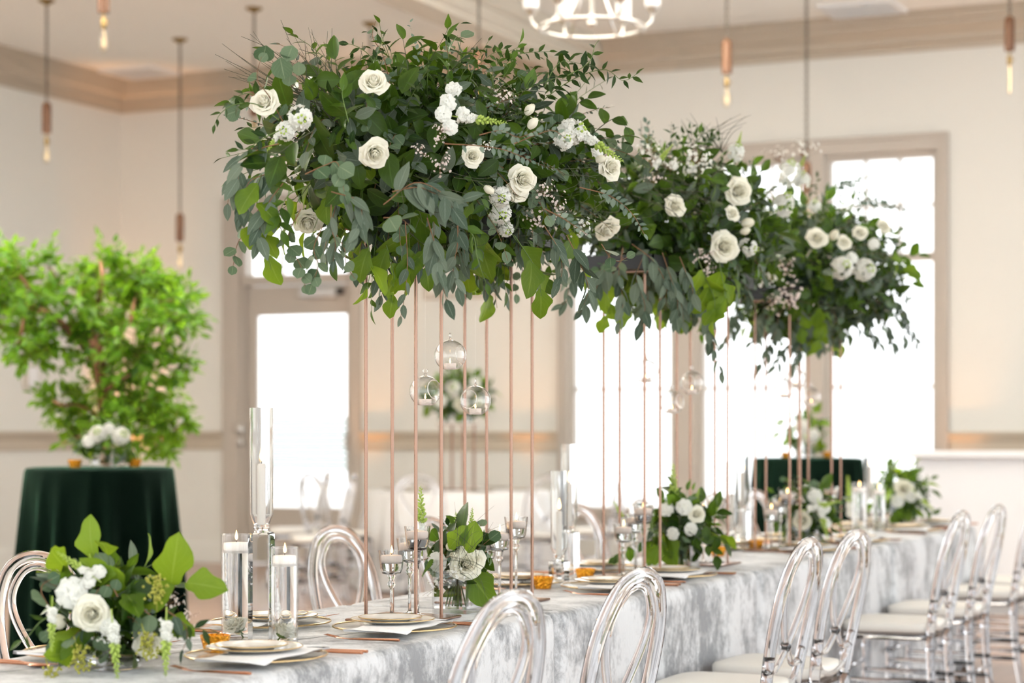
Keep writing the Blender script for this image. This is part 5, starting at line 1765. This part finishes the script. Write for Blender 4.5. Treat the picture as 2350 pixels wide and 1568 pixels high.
def extra_b4(o, f):
    for (x0, y0, x1, y1) in ((1955, 1190, 1945, 1090), (2100, 1130, 2145, 1175)):
        a, b = W(x0, y0, 10.8), W(x1, y1, 10.8)
        place_obj('snapdragon_spike', spike_mesh(0), o, a, b-a, (b-a).length)
    for q in ([(2070, 1130), (2090, 1110), (2100, 1090), (2090, 1075)], [(2040, 1120), (2035, 1095), (2030, 1080), (2025, 1070)], [(2090, 1150), (2120, 1160), (2140, 1180), (2150, 1175)]):
        px_branch(f, q, 10.9, 'ruscus', size=1.1, spacing=.7)
low_bouquet(2070, 1130, 11.0, .15, .125, 25, 'low bouquet with one round ivory rose at the far table end', extra_b4,
            [('rose', 2075, 1122, 22), ('lis', 2060, 1150, 16), ('lis', 2090, 1140, 14)], n_parts=70, mixt=['ruscus', 'salal', 'limeleaf', 'ruscus'])
low_bouquet(246, 1012, 10.4, .16, .105, 26, 'small white bouquet in a clear vase on the corner green velvet table', None,
            [('stock', 280, 1000, 24), ('stock', 225, 995, 24), ('lis', 205, 1012, 16), ('lis', 250, 985, 14)], n_parts=60, base_z=1.0955, vase='cube', vs_=.13, shell=30, fill=60, lift=-.01)
low_bouquet(1848, 992, 13.9, .17, .14, 27, 'pale bouquet on the green velvet table in front of the triple window', None,
            [('lis', 1840, 980, 18), ('lis', 1865, 1000, 16), ('stock', 1850, 1005, 16)], n_parts=50, base_z=1.0955, vs_=.12, shell=34, fill=40, mixt=['limeleaf', 'ruscus', 'smilax'], lift=-.02)
tt = low_bouquet(1052, 910, 16.6, .30, .22, 28, 'round green and white bouquet on the tall stand of the round table', None,
            [('stock', 1040, 890, 20), ('rose', 1060, 930, 16), ('lis', 1090, 880, 14), ('lis', 1010, 920, 16), ('stock', 1100, 925, 16), ('lis', 1075, 900, 12)], n_parts=60, base_z=1.331, vs_=.2, shell=90, fill=300, vase='round', mixt=['limeleaf', 'ficus', 'ficus', 'salal'], lift=.02)

# ------------------------------------------------------------------ leafy tree by the corner
tp = W(240, HOR, 11.3)
tree = empty('leafy_tree', (tp.x, tp.y, 0)); tag(tree, 'bright leafy indoor tree with a bare reddish trunk behind the corner green velvet table', 'tree')
fol = Foliage(31)
def wp_(x_, y_, dz=0): return W(x_, y_, 11.3+dz)
limbs = [([(250, 1180), (246, 1040), (238, 940), (228, 840), (215, 770)], .035), ([(228, 850), (180, 780), (110, 720), (40, 695), (-40, 660)], .026), ([(215, 780), (225, 700), (235, 640), (230, 600)], .02),
         ([(225, 800), (290, 740), (350, 700), (400, 690)], .018), ([(236, 900), (300, 860), (370, 840), (410, 830)], .014), ([(240, 960), (180, 930), (140, 930), (110, 910)], .011),
         ([(244, 1010), (320, 990), (380, 1000), (410, 980)], .010), ([(110, 720), (60, 650), (20, 610), (-10, 590)], .014), ([(60, 700), (50, 760), (40, 800), (20, 840)], .012), ([(170, 775), (150, 700), (130, 640), (110, 610)], .013),
         ([(246, 1030), (200, 1000), (160, 1010), (140, 1020)], .009), ([(300, 740), (310, 680), (320, 640), (330, 620)], .011)]
for pix, rad in limbs:
    pts = curve([wp_(x_, y_, .25*math.sin(i*1.7+pix[0][0])) for i, (x_, y_) in enumerate(pix)], 14)
    if pix[0] == (250, 1180):
        pts = [Vector((pts[0].x, pts[0].y, .30))]+pts
        m1 = MB(); m1.tube([p-Vector(tree.location) for p in pts], [rad]*len(pts), 8); m1.build('trunk', M['bark'], tree, angle=None)
    else:
        m1 = MB(); m1.tube([p-Vector(tree.location) for p in pts], [rad*(1-.55*i/(len(pts)-1)) for i in range(len(pts))], 7); m1.build('limb', M['bark'], tree, angle=None)
m1 = MB(); m1.lathe([(0, .0), (.17, 0), (.20, .30), (.205, .34), (.185, .34), (.18, .29), (0, .28)], 26, (pts[0].x*0, 0, 0)); m1.build('planter', M['beige'], tree)
blobs = [(60, 640, 75), (150, 690, 90), (20, 740, 90), (240, 680, 85), (330, 690, 75), (390, 740, 60), (415, 715, 42), (230, 790, 75), (140, 790, 60), (300, 800, 65), (390, 840, 48), (330, 880, 60), (260, 880, 40), (170, 940, 52), (130, 915, 34),
         (380, 930, 42), (330, 985, 52), (400, 970, 34), (160, 1000, 34), (290, 930, 40), (370, 1030, 40), (70, 800, 55), (-40, 680, 80), (240, 620, 48), (340, 650, 50), (0, 610, 50), (250, 1000, 30), (420, 680, 26)]
for (x_, y_, rp) in blobs:
    c = wp_(x_, y_, fol.r.uniform(-.25, .25)); rw = rp/F_PX*11.3
    for k in range(int(7+rp*.34)):
        d = rv(fol.r).normalized()
        p0 = c+d*rw*fol.r.uniform(.15, .5)
        fol.branch(p0, d+Vector((0, 0, .35)), rw*fol.r.uniform(.5, .85)+.05, 'ficus', droop=.2, outward=(d+UP*.6).normalized(), spacing=.8, size=1.35)
fol.emit(tree, 280)
